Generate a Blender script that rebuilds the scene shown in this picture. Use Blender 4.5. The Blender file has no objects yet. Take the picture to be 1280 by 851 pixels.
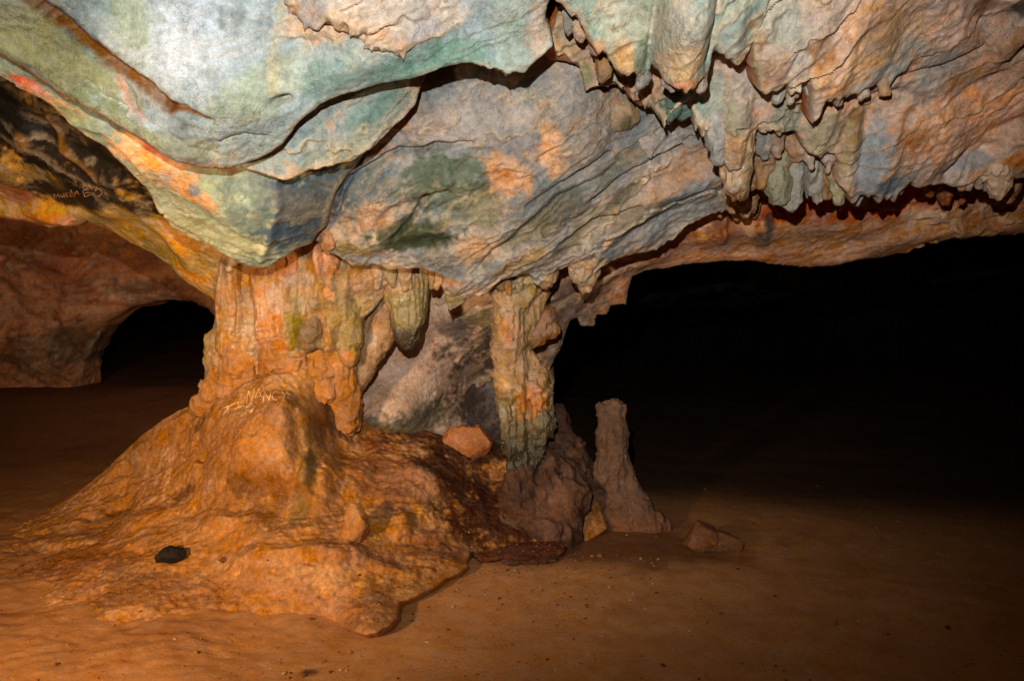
import bpy, math, time
import numpy as np
from mathutils import Vector
from mathutils.bvhtree import BVHTree

T0 = time.time()
S = bpy.context.scene
C = bpy.context.collection
R = math.radians

# ------------------------------------------------------------------ camera
CAM = np.array((0.0, 0.0, 1.5)); PITCH = R(-4.0); F = 985.0
cd = bpy.data.cameras.new('camera'); cam = bpy.data.objects.new('camera', cd); C.objects.link(cam)
cam.location = CAM; cam.rotation_euler = (R(90) + PITCH, 0, 0)
cd.sensor_width = 36; cd.lens = F / 1280 * 36; cd.clip_end = 200; cd.clip_start = 0.05
S.camera = cam
# ------------------------------------------------------------------ world (underground: next to no sky light)
w = bpy.data.worlds.new('World'); S.world = w; w.use_nodes = True
w.node_tree.nodes['Background'].inputs[0].default_value = (0.02, 0.016, 0.014, 1)
w.node_tree.nodes['Background'].inputs[1].default_value = 0.05
# ------------------------------------------------------------------ light: the photographer's flash and the cave's warm lamp
def lamp(name, kind, loc, aim, power, col, radius, cone=None, blend=0.6):
    l = bpy.data.lights.new(name, kind); o = bpy.data.objects.new(name, l); C.objects.link(o)
    o.location = loc; l.energy = power; l.color = col; l.shadow_soft_size = radius
    o.rotation_euler = (Vector(aim) - Vector(loc)).to_track_quat('-Z', 'Y').to_euler()
    if cone: l.spot_size = R(cone); l.spot_blend = blend
    return o
lamp('camera_flash', 'SPOT', (-0.12, 0.0, 1.92), (-0.05, 3.0, 2.45), 690, (1.0, 0.975, 0.94), 0.02, 100, 1.0)
lamp('cave_lamp', 'SPOT', (-2.0, 0.7, 1.2), (-1.65, 4.1, 0.66), 600, (1.0, 0.70, 0.40), 0.10, 86, 1.0)
# ------------------------------------------------------------------ view
S.view_settings.view_transform = 'Standard'; S.view_settings.look = 'None'
S.view_settings.exposure = 0.0; S.view_settings.gamma = 1.0
S.render.engine = 'CYCLES'
S.cycles.max_bounces = 6; S.cycles.diffuse_bounces = 4
S.cycles.use_denoising = True

# ================================================================== numpy tools
rng = np.random.RandomState(7)
PERM = np.concatenate([rng.permutation(256)] * 3).astype(np.int32)
GR = rng.normal(size=(256, 3)).astype(np.float32); GR /= np.linalg.norm(GR, axis=1)[:, None]

def perlin(p):
    p = np.asarray(p, np.float32)
    i0 = np.floor(p); f = p - i0; i = i0.astype(np.int32) & 255
    u = f * f * f * (f * (f * 6 - 15) + 10)
    out = 0
    for dx in (0, 1):
        A = PERM[(i[:, 0] + dx) & 255]; wx = u[:, 0] if dx else 1 - u[:, 0]
        for dy in (0, 1):
            B = PERM[A + ((i[:, 1] + dy) & 255)]; wy = u[:, 1] if dy else 1 - u[:, 1]
            for dz in (0, 1):
                g = GR[PERM[B + ((i[:, 2] + dz) & 255)]]
                wz = u[:, 2] if dz else 1 - u[:, 2]
                out = out + wx * wy * wz * (g[:, 0] * (f[:, 0] - dx) + g[:, 1] * (f[:, 1] - dy) + g[:, 2] * (f[:, 2] - dz))
    return out * 1.5

def fbm(p, s=1.0, o=4, gain=0.5, off=0.0, ridge=False):
    p = np.asarray(p, np.float32) * s + off
    r = 0; a = 1.0; t = 0
    for k in range(o):
        n = perlin(p)
        if ridge: n = 1 - 2 * np.abs(n)
        r = r + a * n; t += a; a *= gain; p = p * 2.03 + 17.3
    return r / t

def sstep(a, b, x):
    t = np.clip((x - a) / (b - a), 0, 1); return t * t * (3 - 2 * t)

def lin(c):
    c = np.asarray(c, float) / 255.0
    return np.where(c <= 0.04045, c / 12.92, ((c + 0.055) / 1.055) ** 2.4)

def ray(px, py):
    px = np.asarray(px, float); py = np.asarray(py, float)
    x = (px - 640) / F; v = (425.5 - py) / F
    cp, sp = math.cos(PITCH), math.sin(PITCH)
    d = np.stack([x, cp - v * sp, sp + v * cp], -1)
    return d / d[..., 1:2]
def P(px, py, d):                       # a place in the cave: direction seen, distance ahead
    return CAM + ray(px, py) * np.asarray(d, float)[..., None]
def G(px, py, z=0.0):                   # distance ahead of a point at height z
    r = ray(px, py); return (z - CAM[2]) / r[..., 2]

def mesh_obj(name, v, q, col=None, mat=None, parent=None, smooth=True):
    m = bpy.data.meshes.new(name)
    v = np.ascontiguousarray(v, np.float32); q = np.ascontiguousarray(q, np.int32); n = q.shape[1]
    m.vertices.add(len(v)); m.vertices.foreach_set('co', v.ravel())
    m.loops.add(q.size); m.loops.foreach_set('vertex_index', q.ravel())
    m.polygons.add(len(q)); m.polygons.foreach_set('loop_start', np.arange(0, q.size, n, dtype=np.int32))
    m.polygons.foreach_set('loop_total', np.full(len(q), n, np.int32))
    m.polygons.foreach_set('use_smooth', np.full(len(q), smooth))
    m.update(calc_edges=True); m.validate()
    if col is not None:
        a = m.color_attributes.new('rock_colour', 'FLOAT_COLOR', 'POINT')
        a.data.foreach_set('color', np.concatenate([col, np.ones((len(col), 1))], 1).astype(np.float32).ravel())
    o = bpy.data.objects.new(name, m); C.objects.link(o)
    if mat: m.materials.append(mat)
    if parent: o.parent = parent
    return o

def tag(o, label=None, cat=None, group=None, kind=None):
    if label: o['label'] = label
    if cat: o['category'] = cat
    if group: o['group'] = group
    if kind: o['kind'] = kind
    return o

# ================================================================== material
def rock_mat(name, bump=0.5, rough=0.72, pits=0.0, fine=1.0, spec=0.25, grain=1.0, vein=0.75, satv=0.25, dist=0.06):
    m = bpy.data.materials.new(name); m.use_nodes = True; n = m.node_tree.nodes; L = m.node_tree.links
    b = n['Principled BSDF']
    def N(t, **k):
        x = n.new(t)
        for kk, vv in k.items():
            if kk in x.inputs: x.inputs[kk].default_value = vv
            else: setattr(x, kk, vv)
        return x
    tc = N('ShaderNodeTexCoord'); at = N('ShaderNodeAttribute', attribute_name='rock_colour')
    n1 = N('ShaderNodeTexNoise', Scale=38 * fine, Detail=8.0, Roughness=0.65); L.new(tc.outputs['Object'], n1.inputs['Vector'])
    n2 = N('ShaderNodeTexNoise', Scale=150 * fine, Detail=5.0, Roughness=0.7); L.new(tc.outputs['Object'], n2.inputs['Vector'])
    n3 = N('ShaderNodeTexNoise', Scale=9.0, Detail=9.0, Roughness=0.7, Distortion=0.6); L.new(tc.outputs['Object'], n3.inputs['Vector'])
    # colour grain
    hs = N('ShaderNodeHueSaturation'); L.new(at.outputs['Color'], hs.inputs['Color'])
    mr = N('ShaderNodeMapRange'); L.new(n1.outputs['Fac'], mr.inputs[0])
    mr.inputs[1].default_value = 0.32; mr.inputs[2].default_value = 0.68
    mr.inputs[3].default_value = 1 - 0.28 * grain; mr.inputs[4].default_value = 1 + 0.24 * grain
    L.new(mr.outputs[0], hs.inputs['Value'])
    mr2 = N('ShaderNodeMapRange'); L.new(n3.outputs['Fac'], mr2.inputs[0])
    mr2.inputs[1].default_value = 0.35; mr2.inputs[2].default_value = 0.65
    mr2.inputs[3].default_value = 1 - satv; mr2.inputs[4].default_value = 1 + satv
    L.new(mr2.outputs[0], hs.inputs['Saturation'])
    mr3 = N('ShaderNodeMapRange'); L.new(n2.outputs['Fac'], mr3.inputs[0])
    mr3.inputs[1].default_value = 0.33; mr3.inputs[2].default_value = 0.66
    mr3.inputs[3].default_value = 0.72; mr3.inputs[4].default_value = 1.2; mr3.clamp = True
    mx = N('ShaderNodeMix', data_type='RGBA', blend_type='MULTIPLY'); mx.inputs[0].default_value = 0.8 * grain
    L.new(hs.outputs[0], mx.inputs[6]); L.new(mr3.outputs[0], mx.inputs[7])
    # hairline mineral veins
    wv = N('ShaderNodeTexNoise', Scale=5.5, Detail=7.0, Roughness=0.6, Distortion=1.2); L.new(tc.outputs['Object'], wv.inputs['Vector'])
    sb = N('ShaderNodeMath', operation='SUBTRACT'); sb.inputs[1].default_value = 0.5; L.new(wv.outputs['Fac'], sb.inputs[0])
    ab = N('ShaderNodeMath', operation='ABSOLUTE'); L.new(sb.outputs[0], ab.inputs[0])
    vr = N('ShaderNodeMapRange'); L.new(ab.outputs[0], vr.inputs[0]); vr.inputs[1].default_value = 0.0; vr.inputs[2].default_value = 0.012
    vm = N('ShaderNodeMapRange'); L.new(n3.outputs['Fac'], vm.inputs[0]); vm.inputs[1].default_value = 0.46; vm.inputs[2].default_value = 0.6
    inv = N('ShaderNodeMath', operation='SUBTRACT'); inv.inputs[0].default_value = 1.0; L.new(vr.outputs[0], inv.inputs[1])
    vk = N('ShaderNodeMath', operation='MULTIPLY'); L.new(inv.outputs[0], vk.inputs[0]); L.new(vm.outputs[0], vk.inputs[1])
    vk2 = N('ShaderNodeMath', operation='MULTIPLY'); vk2.inputs[1].default_value = vein; L.new(vk.outputs[0], vk2.inputs[0])
    mv = N('ShaderNodeMix', data_type='RGBA', blend_type='MULTIPLY'); mv.inputs[7].default_value = (0.30, 0.22, 0.16, 1)
    L.new(vk2.outputs[0], mv.inputs[0]); L.new(mx.outputs[2], mv.inputs[6])
    L.new(mv.outputs[2], b.inputs['Base Color'])
    # relief
    ad = N('ShaderNodeMath', operation='MULTIPLY_ADD'); ad.inputs[1].default_value = 0.35
    L.new(n2.outputs['Fac'], ad.inputs[0]); L.new(n1.outputs['Fac'], ad.inputs[2])
    mpp = N('ShaderNodeMapping'); mpp.inputs['Rotation'].default_value = (0.3, 0.5, 0.2); mpp.inputs['Scale'].default_value = (0.7, 1.0, 1.7)
    L.new(tc.outputs['Object'], mpp.inputs[0])
    n4 = N('ShaderNodeTexNoise', Scale=16.0, Detail=9.0, Roughness=0.62, noise_type='RIDGED_MULTIFRACTAL', Distortion=0.4); L.new(mpp.outputs[0], n4.inputs['Vector'])
    a4 = N('ShaderNodeMath', operation='MULTIPLY_ADD'); a4.inputs[1].default_value = 0.22
    L.new(n4.outputs['Fac'], a4.inputs[0]); L.new(ad.outputs[0], a4.inputs[2])
    h = a4.outputs[0]
    if pits:
        v = N('ShaderNodeTexVoronoi', Scale=55.0); L.new(tc.outputs['Object'], v.inputs['Vector'])
        pr = N('ShaderNodeMapRange'); L.new(v.outputs['Distance'], pr.inputs[0])
        pr.inputs[1].default_value = 0.0; pr.inputs[2].default_value = 0.35; pr.inputs[3].default_value = -pits; pr.inputs[4].default_value = 0
        pm = N('ShaderNodeMapRange'); L.new(n3.outputs['Fac'], pm.inputs[0]); pm.inputs[1].default_value = 0.5; pm.inputs[2].default_value = 0.62
        mu = N('ShaderNodeMath', operation='MULTIPLY'); L.new(pr.outputs[0], mu.inputs[0]); L.new(pm.outputs[0], mu.inputs[1])
        a2 = N('ShaderNodeMath', operation='ADD'); L.new(h, a2.inputs[0]); L.new(mu.outputs[0], a2.inputs[1]); h = a2.outputs[0]
    bp = N('ShaderNodeBump', Strength=bump, Distance=dist); L.new(h, bp.inputs['Height'])
    nb = N('ShaderNodeTexNoise', Scale=2.3, Detail=5.0, Roughness=0.6); L.new(tc.outputs['Object'], nb.inputs['Vector'])
    br = N('ShaderNodeMapRange'); L.new(nb.outputs['Fac'], br.inputs[0]); br.inputs[1].default_value = 0.38; br.inputs[2].default_value = 0.62
    br.inputs[3].default_value = bump * 0.35; br.inputs[4].default_value = bump * 1.35; L.new(br.outputs[0], bp.inputs['Strength'])
    L.new(bp.outputs[0], b.inputs['Normal'])
    rr = N('ShaderNodeMapRange'); L.new(n3.outputs['Fac'], rr.inputs[0])
    rr.inputs[1].default_value = 0.35; rr.inputs[2].default_value = 0.65; rr.inputs[3].default_value = rough - 0.18; rr.inputs[4].default_value = rough + 0.15
    L.new(rr.outputs[0], b.inputs['Roughness']); b.inputs['Specular IOR Level'].default_value = spec
    return m

M_CEIL = rock_mat('limestone', 0.55, 0.66)
M_SOIL = rock_mat('clay_coated_rock', 0.5, 0.95, pits=0.6, spec=0.03, vein=0.5, satv=0.12)
M_FLOOR = rock_mat('trodden_clay', 0.3, 0.92, fine=1.6, spec=0.08, grain=0.5, vein=0.0, satv=0.08, dist=0.03)
M_FLOW = rock_mat('flowstone', 0.5, 0.5, spec=0.5)

# ================================================================== relief: a rock face fitted through places, with a traced rim
class Face:
    def __init__(self, ctrl, theta):
        self.th = R(theta); self.D = np.array((0, math.cos(self.th), math.sin(self.th)))
        self.B = np.array((0, -math.sin(self.th), math.cos(self.th)))
        c = np.array(ctrl, float); self.drange = (c[:, 2].min(), c[:, 2].max())
        p = P(c[:, 0], c[:, 1], c[:, 2])
        self.k = np.stack([p[:, 0], p @ self.B], 1); cc = p @ self.D
        n = len(c); K = self.phi(self.k, self.k) + 0.002 * np.eye(n)
        Q = np.concatenate([np.ones((n, 1)), self.k], 1)
        A = np.zeros((n + 3, n + 3)); A[:n, :n] = K; A[:n, n:] = Q; A[n:, :n] = Q.T
        self.w = np.linalg.solve(A, np.concatenate([cc, np.zeros(3)]))
    @staticmethod
    def phi(a, b):
        r2 = ((a[:, None] - b[None]) ** 2).sum(-1)
        return np.where(r2 > 1e-12, 0.5 * r2 * np.log(np.maximum(r2, 1e-12)), 0)
    def __call__(self, ab):
        out = np.empty(len(ab))
        for s in range(0, len(ab), 60000):
            q = ab[s:s + 60000]
            out[s:s + 60000] = self.phi(q, self.k) @ self.w[:-3] + self.w[-3] + q @ self.w[-2:]
        return out
    def hit(self, px, py, back=1.2):     # where the line of sight meets the fitted face
        px = np.atleast_1d(np.asarray(px, float)); py = np.atleast_1d(np.asarray(py, float))
        ds = np.linspace(self.drange[0] - 0.6, self.drange[1] + back, 240)
        p = P(px[:, None], py[:, None], np.broadcast_to(ds, (len(px), 240)))
        ab = np.stack([p[..., 0], p @ self.B], -1).reshape(-1, 2)
        g = (p @ self.D) - self(ab).reshape(len(px), 240)
        sgn = g > 0
        first = np.where(sgn.any(1), sgn.argmax(1), np.abs(g).argmin(1))
        lo = np.maximum(first - 1, 0)
        g0 = g[np.arange(len(px)), lo]; g1 = g[np.arange(len(px)), first]
        t = np.where(np.abs(g1 - g0) > 1e-9, np.clip(-g0 / (g1 - g0 + 1e-12), 0, 1), 0)
        d = ds[lo] + (ds[first] - ds[lo]) * t
        p = P(px, py, d)
        return np.stack([p[:, 0], p @ self.B], 1), d

def poly_sd(q, poly):
    d2 = np.full(len(q), 1e9); near = np.zeros_like(q); ins = np.zeros(len(q), bool)
    n = len(poly)
    for i in range(n):
        a = poly[i]; b = poly[(i + 1) % n]; e = b - a
        wv = q - a; t = np.clip((wv @ e) / (e @ e + 1e-12), 0, 1)
        pr = a + t[:, None] * e; dd = ((q - pr) ** 2).sum(1)
        m = dd < d2; d2[m] = dd[m]; near[m] = pr[m]
        c1 = (a[1] > q[:, 1]) != (b[1] > q[:, 1])
        if abs(e[1]) > 1e-12:
            x = a[0] + (q[:, 1] - a[1]) / e[1] * e[0]; ins ^= c1 & (q[:, 0] < x)
    d = np.sqrt(d2); return np.where(ins, -d, d), near

def line_d(q, pts):
    d2 = np.full(len(q), 1e9); tt = np.zeros(len(q)); n = len(pts) - 1
    for i in range(n):
        a, b = pts[i], pts[i + 1]; e = b - a; t = np.clip(((q - a) @ e) / (e @ e + 1e-12), 0, 1)
        dd = ((q - a - t[:, None] * e) ** 2).sum(1); m = dd < d2; d2[m] = dd[m]; tt[m] = (i + t[m]) / n
    return np.sqrt(d2), tt

def subdivide(poly, step, jag, seed, teeth=0.0, tfreq=9.0):
    out = []
    n = len(poly)
    for i in range(n):
        a, b = poly[i], poly[(i + 1) % n]; k = max(1, int(np.linalg.norm(b - a) / step))
        for j in range(k): out.append(a + (b - a) * j / k)
    out = np.array(out)
    p3 = np.c_[out * 1.0, np.full(len(out), seed * 3.7)]
    out = out + 1.3 * jag * np.stack([fbm(p3, 8, 5, 0.68), fbm(p3, 8, 5, 0.68, 50)], 1)
    if teeth:
        t = np.maximum(0, perlin(np.c_[out[:, 0] * tfreq, out[:, 1] * 2, p3[:, 2]]) ) * sstep(0.0, 0.3, perlin(p3 * 2.5 + 9))
        out[:, 1] -= teeth * t * 2
        ph = out[:, 0] * tfreq * 2.3 + 0.9 * perlin(p3 * 7 + 31); fr = ph - np.floor(ph)
        out[:, 1] -= teeth * 1.3 * (1 - np.abs(2 * fr - 1)) ** 2.2 * sstep(-0.1, 0.25, perlin(p3 * 4.1 + 57)) * (0.4 + np.abs(perlin(np.c_[np.floor(ph) * 1.7, p3[:, 1:]])) * 2)
    return out

def paint(pos, ab, face, base, blobs, veins, seed, stain):
    """colours of the rock face: patches and veins with ragged rims"""
    f1 = fbm(pos, 2.2, 4, 0.55, seed); f2 = fbm(pos, 7.0, 4, 0.6, seed + 31)
    f3 = fbm(pos, 24.0, 3, 0.6, seed + 77)
    f4 = fbm(np.stack([ab[:, 0] * 11, ab[:, 1] * 1.3, pos[:, 1] * 1.5], 1), 1.0, 4, 0.6, seed + 99)   # seepage streaks running down the face
    b = [lin(c) for c in base]
    t = sstep(-0.35, 0.35, f1 + 0.4 * f2)[:, None]
    col = b[0] * (1 - t) + b[1] * t
    if len(b) > 2:
        t = sstep(0.02, 0.4, fbm(pos, 3.1, 4, 0.6, seed + 11) + 0.3 * f3)[:, None]; col = col * (1 - t) + b[2] * t
    if stain is not None:      # dark algae and mineral stains, ragged and streaked
        m = (0.5 * sstep(0.10, 0.36, fbm(pos, 3.4, 5, 0.62, seed + 140) + 0.35 * f4 + 0.25 * f3))[:, None]; col = col * (1 - m) + lin(stain) * m
        m = (0.36 * sstep(0.16, 0.36, fbm(pos, 4.6, 5, 0.62, seed + 160) + 0.3 * f4 + 0.25 * f3))[:, None]; col = col * (1 - m) + lin((196, 146, 104)) * m
    if blobs:
        pp, dd = face.hit([x[0] for x in blobs], [x[1] for x in blobs])
        for x, c0, d in zip(blobs, pp, dd):
            rx, ry, ang, cc, st = x[2], x[3], R(x[4]), lin(x[5]), x[6]
            q = ab - c0; ca, sa = math.cos(ang), math.sin(ang)
            u = (q[:, 0] * ca + q[:, 1] * sa) / (rx * d / F); v = (-q[:, 0] * sa + q[:, 1] * ca) / (ry * d / F)
            s = np.sqrt(u * u + v * v) + 0.75 * f2 + 0.6 * f3 + 0.3 * f1 + 0.25 * f4
            m = (st * sstep(1.15, 0.6, s))[:, None]
            col = col * (1 - m) + cc * m
    for pts, wd, cc, st in veins:
        pp, dd = face.hit([x[0] for x in pts], [x[1] for x in pts])
        l, t = line_d(ab, pp); wm = wd * dd.mean() / F
        m = (st * sstep(1.2, 0.35, l / wm + 0.6 * f2 + 0.45 * f3))[:, None]
        col = col * (1 - m) + lin(cc) * m
    return np.clip(col * (1 + 0.12 * f2 + 0.14 * f3 + 0.26 * f4)[:, None], 0.003, 1)

def relief(name, ctrl, rim, theta, h=0.007, T=0.8, roll=0.05, jag=0.012, teeth=0.0, seed=1, big=0.03, mid=0.012, small=0.004,
           ledge=0.014, ledge_k=3.5, ledge_dir=30.0, flow=0.0, flow_dir=90, bumps=(), ridges=(), base=((150, 160, 150), (170, 150, 130)),
           blobs=(), veins=(), mat=None, parent=None, skirt=8, aniso=2.5, lipcol=(198, 172, 138), inner=(176, 92, 38), rough=0.0, edge_flat=False, stain=(84, 92, 88)):
    f = Face(ctrl, theta)
    rim = np.array(rim, float); pr, _ = f.hit(rim[:, 0], rim[:, 1])
    pr = subdivide(pr, 0.007 if h < 0.02 else 0.02, jag, seed, teeth)
    # thin out the rim for speed where it is long
    lo = pr.min(0) - h * (skirt + 2); hi = pr.max(0) + h * (skirt + 2)
    nx, ny = ((hi - lo) / h).astype(int) + 1
    gx, gy = np.meshgrid(lo[0] + np.arange(nx) * h, lo[1] + np.arange(ny) * h, indexing='ij')
    q = np.stack([gx.ravel(), gy.ravel()], 1)
    # distance to the rim, coarse first, then exact near it
    sd, near = poly_sd_fast(q, pr, h)
    wid = skirt * h
    keep = sd < wid + 0.5 * h
    idx = np.full(len(q), -1); idx[keep] = np.arange(keep.sum())
    q = q[keep]; sd = sd[keep]; near = near[keep]
    outq = np.where((sd > 0)[:, None], near, q)
    c = f(outq)
    pos = outq[:, :1] * np.array((1.0, 0, 0)) + outq[:, 1:] * f.B + c[:, None] * f.D
    # ---- relief towards the viewer (disp > 0 is proud)
    disp = big * fbm(pos, 1.7, 3, 0.5, seed * 5.1) * 1.6
    ca, sa = math.cos(R(ledge_dir)), math.sin(R(ledge_dir))
    u = outq[:, 0] * ca + outq[:, 1] * sa; v = -outq[:, 0] * sa + outq[:, 1] * ca
    an = np.stack([u / aniso, v, np.full(len(u), seed * 1.3)], 1)
    disp += mid * fbm(an, 7, 4, 0.55, seed + 3, ridge=True)
    disp += small * (fbm(pos, 26, 4, 0.65, seed + 8) + 0.5 * fbm(pos, 70, 2, 0.6, seed + 18, ridge=True))
    lip = np.zeros(len(u))
    if ledge:
        wv = fbm(an, 1.6, 5, 0.55, seed + 21); wf = fbm(pos, 14, 3, 0.6, seed + 22)
        drip = 0.035 * fbm(np.stack([u * 13, v * 3, an[:, 2]], 1), 1.0, 2, 0.5, seed + 23)
        for kk, amp, warp, mf, m0, off in ((1.0, 1.0, 3.8, 1.5, -0.05, 0.0), (2.7, 0.62, 5.5, 2.6, -0.08, 3.3), (6.5, 0.36, 10.0, 4.5, -0.05, 7.7)):
            t = (v + drip) * ledge_k * kk + wv * warp + 0.35 * wf + off; fr = t - np.floor(t)
            jw = 0.012 * ledge_k * kk
            saw = np.where(fr < jw, fr / jw, 1) * (1 - fr) ** 1.3
            mk = sstep(m0, m0 + 0.3, fbm(an, mf, 3, 0.5, seed + 40 + off))
            disp += 1.7 * ledge * amp * saw * mk
            lip = np.maximum(lip, mk * amp ** 0.5 * sstep(jw * 3.5 + 0.05, jw, fr))
    if rough:
        disp += rough * (fbm(pos, 4.5, 4, 0.55, seed + 70, ridge=True) + 0.5 * fbm(pos, 15, 4, 0.65, seed + 75, ridge=True) - 0.5 * sstep(0.25, 0.6, fbm(pos, 17, 2, 0.5, seed + 79)) + 0.3 * fbm(pos, 40, 3, 0.6, seed + 83))
    if flow:
        ca, sa = math.cos(R(flow_dir)), math.sin(R(flow_dir))
        u = outq[:, 0] * ca + outq[:, 1] * sa; v = -outq[:, 0] * sa + outq[:, 1] * ca
        disp += flow * fbm(np.stack([u * 0.9, v * 6, np.full(len(u), seed)], 1), 1.6, 4, 0.5, seed + 90, ridge=True)
    if len(bumps):
        pp, dd = f.hit([x[0] for x in bumps], [x[1] for x in bumps])
        for x, c0, d in zip(bumps, pp, dd):
            ang = R(x[4]); qq = outq - c0; ca, sa = math.cos(ang), math.sin(ang)
            uu = (qq[:, 0] * ca + qq[:, 1] * sa) / (x[2] * d / F); vv = (-qq[:, 0] * sa + qq[:, 1] * ca) / (x[3] * d / F)
            r2 = uu * uu + vv * vv
            disp += x[5] * np.exp(-r2 ** 1.6)
    wob = None
    for pts, wd, amp in ridges:
        pp, dd = f.hit([x[0] for x in pts], [x[1] for x in pts])
        if wob is None: wob = 0.02 * np.stack([fbm(pos, 6, 3, 0.5, 3), fbm(pos, 6, 3, 0.5, 44)], 1)
        l, t = line_d(outq + wob, pp); wm = wd * dd.mean() / F
        disp += amp * np.exp(-(l / wm) ** 2)
    if edge_flat: disp *= 0.2 + 0.8 * sstep(0.0, 0.11, -sd)
    # rounded rim, then the side going back into the rock
    s = np.clip(-sd, 0, roll)
    back = roll * (1 - np.sqrt(np.clip(1 - (1 - s / roll) ** 2, 0, 1)))
    back = np.where(sd > 0, roll + np.clip(sd / wid, 0, 1) ** 1.5 * T, back)
    fade = np.where(sd > 0, np.clip(1 - sd / wid, 0, 1), 1)
    pos = pos + f.D * (back - disp * fade)[:, None]
    if wid:
        k = sstep(0.1 * wid, wid, sd)[:, None]
        pos = pos + k * 0.10 * np.stack([fbm(pos, 3, 3, 0.5, 5), fbm(pos, 3, 3, 0.5, 15), fbm(pos, 3, 3, 0.5, 25)], 1)
    col = paint(pos, outq, f, base, blobs, veins, seed * 2.3, stain)
    if mat is None: col = 0.32 * (col / 0.32) ** 1.35
    if lipcol is not None:     # pale crust along the lips, bright rim highlight put into the colour too
        m = np.clip(0.5 * lip + 0.75 * sstep(0.035, 0.004, np.abs(sd)) * (sd < 0.02) * sstep(-0.25, 0.2, fbm(pos, 6, 3, 0.5, seed + 4)), 0, 0.8)[:, None]
        col = col * (1 - m) + lin(lipcol) * m
    if inner is not None:      # orange rock inside the overhangs, warm lamp bounce put into its colour
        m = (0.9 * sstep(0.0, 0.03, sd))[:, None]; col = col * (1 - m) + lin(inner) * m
    I = idx.reshape(nx, ny)
    quads = np.stack([I[:-1, :-1], I[1:, :-1], I[1:, 1:], I[:-1, 1:]], -1).reshape(-1, 4)
    quads = quads[(quads >= 0).all(1)]
    o = mesh_obj(name, pos, quads, col, mat or M_CEIL, parent)
    print('%-16s %7d quads  %.1fs' % (name, len(quads), time.time() - T0))
    return o

def poly_sd_fast(q, poly, h):
    # inside test by scanline on all, distance exact in a band via local buckets
    n = len(poly); a = poly; b = np.roll(poly, -1, 0)
    ins = np.zeros(len(q), bool)
    ys = np.unique(np.round(q[:, 1], 6)); yi = np.searchsorted(ys, np.round(q[:, 1], 6))
    order = np.argsort(yi, kind='stable'); starts = np.searchsorted(yi[order], np.arange(len(ys) + 1))
    for k, y in enumerate(ys):
        c = (a[:, 1] > y) != (b[:, 1] > y)
        if not c.any(): continue
        x = np.sort(a[c, 0] + (y - a[c, 1]) / (b[c, 1] - a[c, 1]) * (b[c, 0] - a[c, 0]))
        ii = order[starts[k]:starts[k + 1]]
        ins[ii] = (np.searchsorted(x, q[ii, 0]) % 2) == 1
    # bucketed nearest boundary sample
    cell = lim = max(0.12, 10 * h)
    d = np.full(len(q), lim); near = q.copy()
    key = lambda p: (np.floor(p[:, 0] / cell).astype(int), np.floor(p[:, 1] / cell).astype(int))
    bx, by = key(poly); qx, qy = key(q)
    from collections import defaultdict
    bk = defaultdict(list)
    for i, (x, y) in enumerate(zip(bx, by)): bk[(x, y)].append(i)
    cand = set()
    for (x, y) in bk:
        for dx in (-1, 0, 1):
            for dy in (-1, 0, 1): cand.add((x + dx, y + dy))
    qk = qx.astype(np.int64) * 100003 + qy
    order = np.argsort(qk, kind='stable'); sk = qk[order]
    for (x, y) in cand:
        kk = x * 100003 + y
        i0, i1 = np.searchsorted(sk, [kk, kk + 1])
        if i0 == i1: continue
        segs = [i for dx in (-1, 0, 1) for dy in (-1, 0, 1) for i in bk.get((x + dx, y + dy), ())]
        ii = order[i0:i1]; qq = q[ii]
        A = a[segs]; E = b[segs] - A
        wv = qq[:, None] - A[None]; t = np.clip((wv * E).sum(-1) / ((E * E).sum(-1) + 1e-12), 0, 1)
        pr = A[None] + t[..., None] * E[None]; dd = ((qq[:, None] - pr) ** 2).sum(-1)
        j = dd.argmin(1); r = np.arange(len(qq)); dm = np.sqrt(dd[r, j])
        m = dm < lim
        d[ii[m]] = dm[m]; near[ii[m]] = pr[r, j][m]
    return np.where(ins, -d, d), near

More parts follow.
